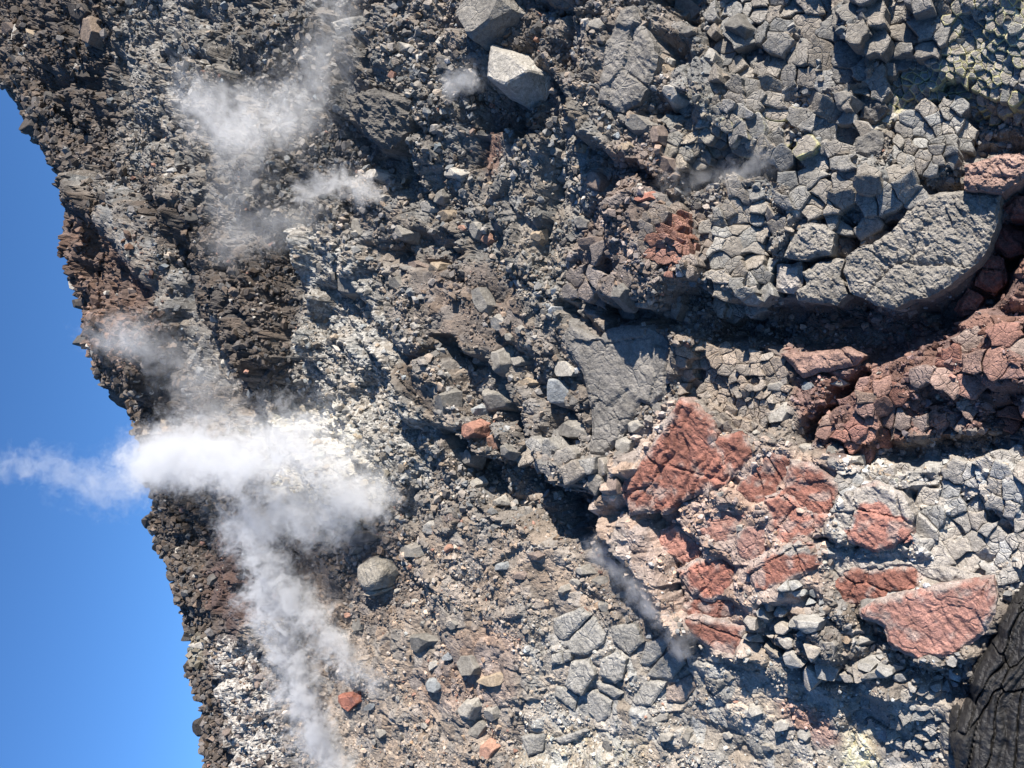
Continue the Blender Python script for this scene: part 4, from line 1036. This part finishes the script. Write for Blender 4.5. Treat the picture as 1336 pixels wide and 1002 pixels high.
# ------------------------------------------------------------------ scree: uncountable stones
def scree():
    tcol = bpy.data.collections.new('scree_shapes')
    for k in range(14):
        r = np.random.default_rng(900 + k)
        n = 9
        v = r.normal(size=(n, 3)); v /= np.linalg.norm(v, axis=1)[:, None]
        P, F = cut_rock(np.concatenate([v, -v[:4]]), np.concatenate([r.uniform(.55, 1., n), r.uniform(.6, .9, 4)]), 1, 18., 0, k, 1.0)
        L_ = np.linalg.norm(P, axis=1)[:, None]; P = P * np.minimum(1, 1.15 / L_)
        P = P * (1, r.uniform(.6, 1), r.uniform(.45, .8))
        me = bpy.data.meshes.new('scree_shape'); me.from_pydata([tuple(p) for p in P], [], [tuple(f) for f in F]); me.update()
        me.materials.append(MAT_SCREE)
        o = bpy.data.objects.new('scree_shape', me); tcol.objects.link(o)
    N_ = 420000
    r = np.random.default_rng(77)
    px = r.uniform(-50, 1500, N_); py = r.uniform(-240, 1250, N_)
    dens = zone_at(px, py, 6)
    clump = sstep(-.12, .14, fbm2((px + py) / 90, (px - py) / 34, 66, 4))
    keep = r.random(N_) < np.where((px > 1350) | (py < -20) | (py > 1022), .7, 1.) * dens * (.10 + .90 * clump)
    keep &= ~inside(np.array(rp), px + 3, py)
    for poly in [t[1] for t in SLABS] + BIGPL + PLATES:
        keep &= ~(inside(np.array(poly), px, py) & (r.random(N_) < .93))
    keep &= ~inside(np.array(LAVA), px + 6, py)
    px, py = px[keep], py[keep]
    # the rim is heaped with stones
    rr_ = np.array([t for t in RIM if -60 < t[0] and t[1] < 1100], float)
    k_ = r.integers(0, len(rr_) - 1, 2600); t_ = r.random((2600, 1))
    rim_ = rr_[k_] * (1 - t_) + rr_[k_ + 1] * t_ + np.stack([np.abs(r.normal(0, 16, 2600)) + 1, r.normal(0, 3, 2600)], 1)
    px = np.concatenate([px, rim_[:, 0]]); py = np.concatenate([py, rim_[:, 1]])
    n = len(px)
    h = height_at(px, py)
    q = to_wall(px, py, h)
    ax, ay = to_pix(wpos(q[:, 0], q[:, 1], np.zeros(n)))
    hh = grid_at(HT, ax, ay)
    sz = 1.35 * (1 - r.random(n)) ** (-1 / 1.75); sz = np.where(sz > 11, r.uniform(3, 11, n), sz)
    fine_ = sstep(-40, 40, sdf([(420, 760), (700, 690), (900, 840), (1345, 860), (1345, 1100), (420, 1100)], px, py))
    sz = sz * (1 - .38 * fine_) * (1 + .6 * sstep(-60, -5, sdf(np.array(rp), px, py)))
    sz = np.minimum(sz, 10)
    d = ray(px, py); mp_ = (P0 @ AN) / (d @ AN) / FPX
    rad = sz * mp_ * .75
    pos = wpos(q[:, 0], q[:, 1], hh + rad * .2)
    base = np.stack([zone_at(px, py, k) for k in range(3)], 1)
    tone = np.exp(r.normal(.2, .27, n))
    c = base * tone[:, None]
    wv = r.normal(0, .07, n); c *= np.stack([1 + wv, np.ones(n), 1 - wv], 1)
    low = sdf([(400, 600), (760, 690), (1000, 860), (1240, 900), (1240, 1010), (400, 1010)], px, py) > 0
    rd_ = (r.random(n) < np.where(low, .022, .006))
    c[rd_] = np.array((.235, .14, .11)) * r.uniform(.7, 1.2, (rd_.sum(), 1))
    pl = r.random(n) < .018
    c[pl] = np.array((.36, .345, .315)) * r.uniform(.6, 1.0, (pl.sum(), 1))
    me = bpy.data.meshes.new('loose_scree')
    me.vertices.add(n); me.vertices.foreach_set('co', pos.astype(np.float32).ravel())
    def att(nm, typ, field, data):
        a = me.attributes.new(nm, typ, 'POINT'); a.data.foreach_set(field, np.asarray(data, np.float32).ravel())
    cc = np.ones((n, 4)); cc[:, :3] = np.clip(c, 0, .6)
    att('Col', 'FLOAT_COLOR', 'color', cc)
    att('spin', 'FLOAT_VECTOR', 'vector', r.uniform(0, 6.28, (n, 3)))
    att('size', 'FLOAT', 'value', rad)
    a = me.attributes.new('pick', 'INT', 'POINT'); a.data.foreach_set('value', r.integers(0, 14, n).astype(np.int32))
    o = bpy.data.objects.new('loose_scree', me); COL.objects.link(o)
    tag(o, 'loose grey and brown scree covering the crater wall', None, None, 'stuff')
    ng = bpy.data.node_groups.new('scree_nodes', 'GeometryNodeTree')
    ng.interface.new_socket('Geometry', in_out='INPUT', socket_type='NodeSocketGeometry')
    ng.interface.new_socket('Geometry', in_out='OUTPUT', socket_type='NodeSocketGeometry')
    gi = ng.nodes.new('NodeGroupInput'); go = ng.nodes.new('NodeGroupOutput')
    inst = ng.nodes.new('GeometryNodeInstanceOnPoints')
    cinfo = ng.nodes.new('GeometryNodeCollectionInfo')
    cinfo.inputs['Collection'].default_value = tcol
    cinfo.inputs['Separate Children'].default_value = True
    cinfo.inputs['Reset Children'].default_value = True
    def named(nm, typ):
        k = ng.nodes.new('GeometryNodeInputNamedAttribute'); k.data_type = typ; k.inputs['Name'].default_value = nm
        return k.outputs['Attribute']
    e2r = ng.nodes.new('FunctionNodeEulerToRotation')
    ng.links.new(named('spin', 'FLOAT_VECTOR'), e2r.inputs[0])
    ng.links.new(gi.outputs[0], inst.inputs['Points'])
    ng.links.new(cinfo.outputs[0], inst.inputs['Instance'])
    inst.inputs['Pick Instance'].default_value = True
    ng.links.new(named('pick', 'INT'), inst.inputs['Instance Index'])
    ng.links.new(e2r.outputs[0], inst.inputs['Rotation'])
    ng.links.new(named('size', 'FLOAT'), inst.inputs['Scale'])
    ng.links.new(inst.outputs[0], go.inputs[0])
    md = o.modifiers.new('scree', 'NODES'); md.node_group = ng
    print('scree stones', n)
scree()
finish_labels()

# ------------------------------------------------------------------ steam
def plume(label, caps, density, scale, seed, colour=(1, 1, 1), warp=.6, lo=.30, hi=.75, contrast=1.1, aniso=0.2, step=None):
    """steam: a chain of (px, py, radius px, height over the wall) blobs; density thins to their edges"""
    pts = []
    for (px, py, rp_, dh) in caps:
        if px < 0 or inside(np.array(rp), px - 12, py):
            d = ray(np.array(float(px)), np.array(float(py)))
            P = d * (46.0 / d[1])          # over the rim: as far off as the rim itself
        else:
            P = pw(px, py, dh)
        depth_ = float(P @ FWD)
        pts.append((P, rp_ * depth_ / FPX))
    org = np.mean([p for p, _ in pts], 0)
    bm = bmesh.new()
    for (a, ra), (b, rb) in zip(pts, pts[1:] if len(pts) > 1 else pts):
        n = max(1, int(np.linalg.norm(b - a) / (0.4 * min(ra, rb)) + 1))
        for k in range(n + 1):
            t = k / n; c = a + (b - a) * t - org
            bmesh.ops.create_icosphere(bm, subdivisions=2, radius=(ra + (rb - ra) * t) * 1.3, matrix=Matrix.Translation(Vector(c)))
    tmp = bpy.data.meshes.new('tmp'); bm.to_mesh(tmp); bm.free()
    to = bpy.data.objects.new('tmp', tmp); COL.objects.link(to)
    rm = to.modifiers.new('r', 'REMESH'); rm.mode = 'VOXEL'; rm.voxel_size = max(.12, min(r_ for _, r_ in pts) * .3)
    dg = bpy.context.evaluated_depsgraph_get()
    me = bpy.data.meshes.new_from_object(to.evaluated_get(dg)); me.name = 'steam_plume'
    bpy.data.objects.remove(to)
    o = bpy.data.objects.new('steam_plume', me); o.location = org; COL.objects.link(o)
    tag(o, label, 'steam', 'steam rising from the crater wall')
    m = bpy.data.materials.new('steam'); m.use_nodes = True
    nt = m.node_tree; N = nt.nodes; L = nt.links
    N.remove(N['Principled BSDF'])
    vol = N.new('ShaderNodeVolumePrincipled')
    vol.inputs['Color'].default_value = (*colour, 1); vol.inputs['Anisotropy'].default_value = aniso
    L.new(vol.outputs[0], N['Material Output'].inputs['Volume'])
    geo = N.new('ShaderNodeNewGeometry')
    def vm(op, a, b=None, s=None):
        k = N.new('ShaderNodeVectorMath'); k.operation = op
        for i, v in enumerate((a, b)):
            if v is None: continue
            if isinstance(v, (tuple, list, np.ndarray)): k.inputs[i].default_value = tuple(float(t) for t in v)
            else: L.new(v, k.inputs[i])
        if s is not None:
            if isinstance(s, float): k.inputs['Scale'].default_value = s
            else: L.new(s, k.inputs['Scale'])
        return k.outputs['Value'] if op in ('DOT_PRODUCT', 'LENGTH', 'DISTANCE') else k.outputs[0]
    def mt(op, a, b=None, c=None, clamp=False):
        k = N.new('ShaderNodeMath'); k.operation = op; k.use_clamp = clamp
        for i, v in enumerate((a, b, c)):
            if v is None: continue
            if isinstance(v, (int, float)): k.inputs[i].default_value = float(v)
            else: L.new(v, k.inputs[i])
        return k.outputs[0]
    pos = geo.outputs['Position']
    n1 = N.new('ShaderNodeTexNoise'); n1.inputs['Scale'].default_value = scale * .8; n1.inputs['Detail'].default_value = 2
    off = vm('ADD', pos, (seed * 13.1, seed * 7.7, seed * 3.3)); L.new(off, n1.inputs['Vector'])
    w = vm('SCALE', vm('SUBTRACT', n1.outputs['Color'], (.5, .5, .5)), None, float(warp * np.mean([r_ for _, r_ in pts]) * 2))
    pp = vm('ADD', pos, w)
    best = None
    segs = list(zip(pts, pts[1:])) if len(pts) > 1 else [(pts[0], pts[0])]
    for (a, ra), (b, rb) in segs:
        e = b - a; l2 = float(e @ e) + 1e-9
        t = mt('MULTIPLY', vm('DOT_PRODUCT', vm('SUBTRACT', pp, a), e), 1 / l2, clamp=True)
        c = vm('ADD', vm('SCALE', tuple(e), None, t), a)
        dd = vm('DISTANCE', pp, c)
        rr = mt('MULTIPLY_ADD', t, rb - ra, ra)
        v = mt('SUBTRACT', 1.0, mt('DIVIDE', dd, rr), clamp=True)
        best = v if best is None else mt('MAXIMUM', best, v)
    n2 = N.new('ShaderNodeTexNoise'); n2.inputs['Scale'].default_value = scale * 2.0; n2.inputs['Detail'].default_value = 5; n2.inputs['Roughness'].default_value = .66
    L.new(vm('ADD', pp, (seed * 3.1, 0, seed * 5.7)), n2.inputs['Vector'])
    k = mt('MULTIPLY_ADD', mt('SUBTRACT', n2.outputs[0], .5), contrast, best)
    mr = N.new('ShaderNodeMapRange'); mr.interpolation_type = 'SMOOTHSTEP'
    mr.inputs[1].default_value = lo; mr.inputs[2].default_value = hi; mr.inputs[3].default_value = 0; mr.inputs[4].default_value = density
    L.new(k, mr.inputs[0])
    fin = mt('MULTIPLY', mr.outputs[0], mt('MULTIPLY', best, 4.0, clamp=True))
    L.new(fin, vol.inputs['Density'])
    me.materials.clear(); me.materials.append(m)
    m.cycles.volume_step_rate = step or .6 if hasattr(m.cycles, 'volume_step_rate') else 1
    return o

W = dict(contrast=2.4, lo=.36, hi=1.1, warp=.6)
WC = dict(contrast=2.5, lo=.46, hi=.95, warp=.65)
plume('brightest white steam billowing over the middle of the rim', [(500, 640, 56, .9), (445, 630, 88, 1.5), (385, 575, 92, 2.2), (320, 610, 84, 2.4), (250, 585, 78, 2.4), (195, 610, 64, 2.2)], 1.0, 1.0, 1, **WC)
plume('thin steam wisp trailing from the rim into the blue sky', [(240, 590, 60, 2.4), (190, 600, 66, 2.2), (145, 640, 58, 2), (95, 622, 50, 2), (45, 600, 36, 2), (0, 612, 30, 2), (-50, 600, 26, 2)], .38, .9, 12, **W)
plume('dense white steam puff at the vent right of the rim steam', [(490, 655, 56, .7), (430, 680, 62, 1.0), (370, 665, 66, 1.3), (310, 690, 56, 1.5)], 1.05, 1.1, 2, **WC)
plume('thin grey steam veil drifting up over the rim knob', [(310, 560, 60, 1.2), (240, 480, 66, 1.4), (190, 440, 56, 1.4), (130, 440, 40, 1.0)], .22, .8, 3, **W)
plume('wide soft steam drifting down from the top border', [(450, -30, 48, 1.0), (430, 60, 60, 1.4), (390, 140, 82, 1.8), (310, 180, 88, 1.8), (250, 120, 52, 1.2)], .4, 1.0, 4, **W)
plume('faint steam haze below the wide soft steam', [(320, 220, 66, 1.2), (300, 320, 66, 1.0), (410, 280, 50, .8)], .2, .9, 5, **W)
plume('small steam puff below the dark boulder', [(400, 250, 34, .6), (440, 238, 40, .8), (485, 250, 30, .6)], 1.0, 1.4, 6, **WC)
plume('forked steam streak slanting across the brown scree', [(490, 895, 34, .5), (430, 835, 48, .8), (370, 770, 62, 1.2), (335, 710, 60, 1.4)], 1.2, 1.3, 7, **WC)
plume('thick steam column rising from the bottom border', [(440, 1030, 60, .8), (410, 950, 62, 1.0), (375, 870, 54, 1.1), (345, 780, 60, 1.2)], 1.6, 1.2, 8, **WC)
plume('dim grey smoke lying under the edge of the red outcrop', [(890, 835, 34, .3), (840, 770, 44, .4), (785, 715, 34, .4)], 1.6, 1.3, 9, colour=(.8, .8, .82), **W)
plume('small grey smoke wisp right of the pointed dark slab', [(870, 240, 30, .3), (930, 232, 36, .4), (1000, 215, 30, .4)], 1.2, 1.3, 10, colour=(.85, .86, .88), **W)
plume('tiny grey smoke puff left of the white block', [(585, 112, 28, .6), (615, 104, 26, .6)], 1.4, 1.3, 11, colour=(.85, .86, .88), **W)
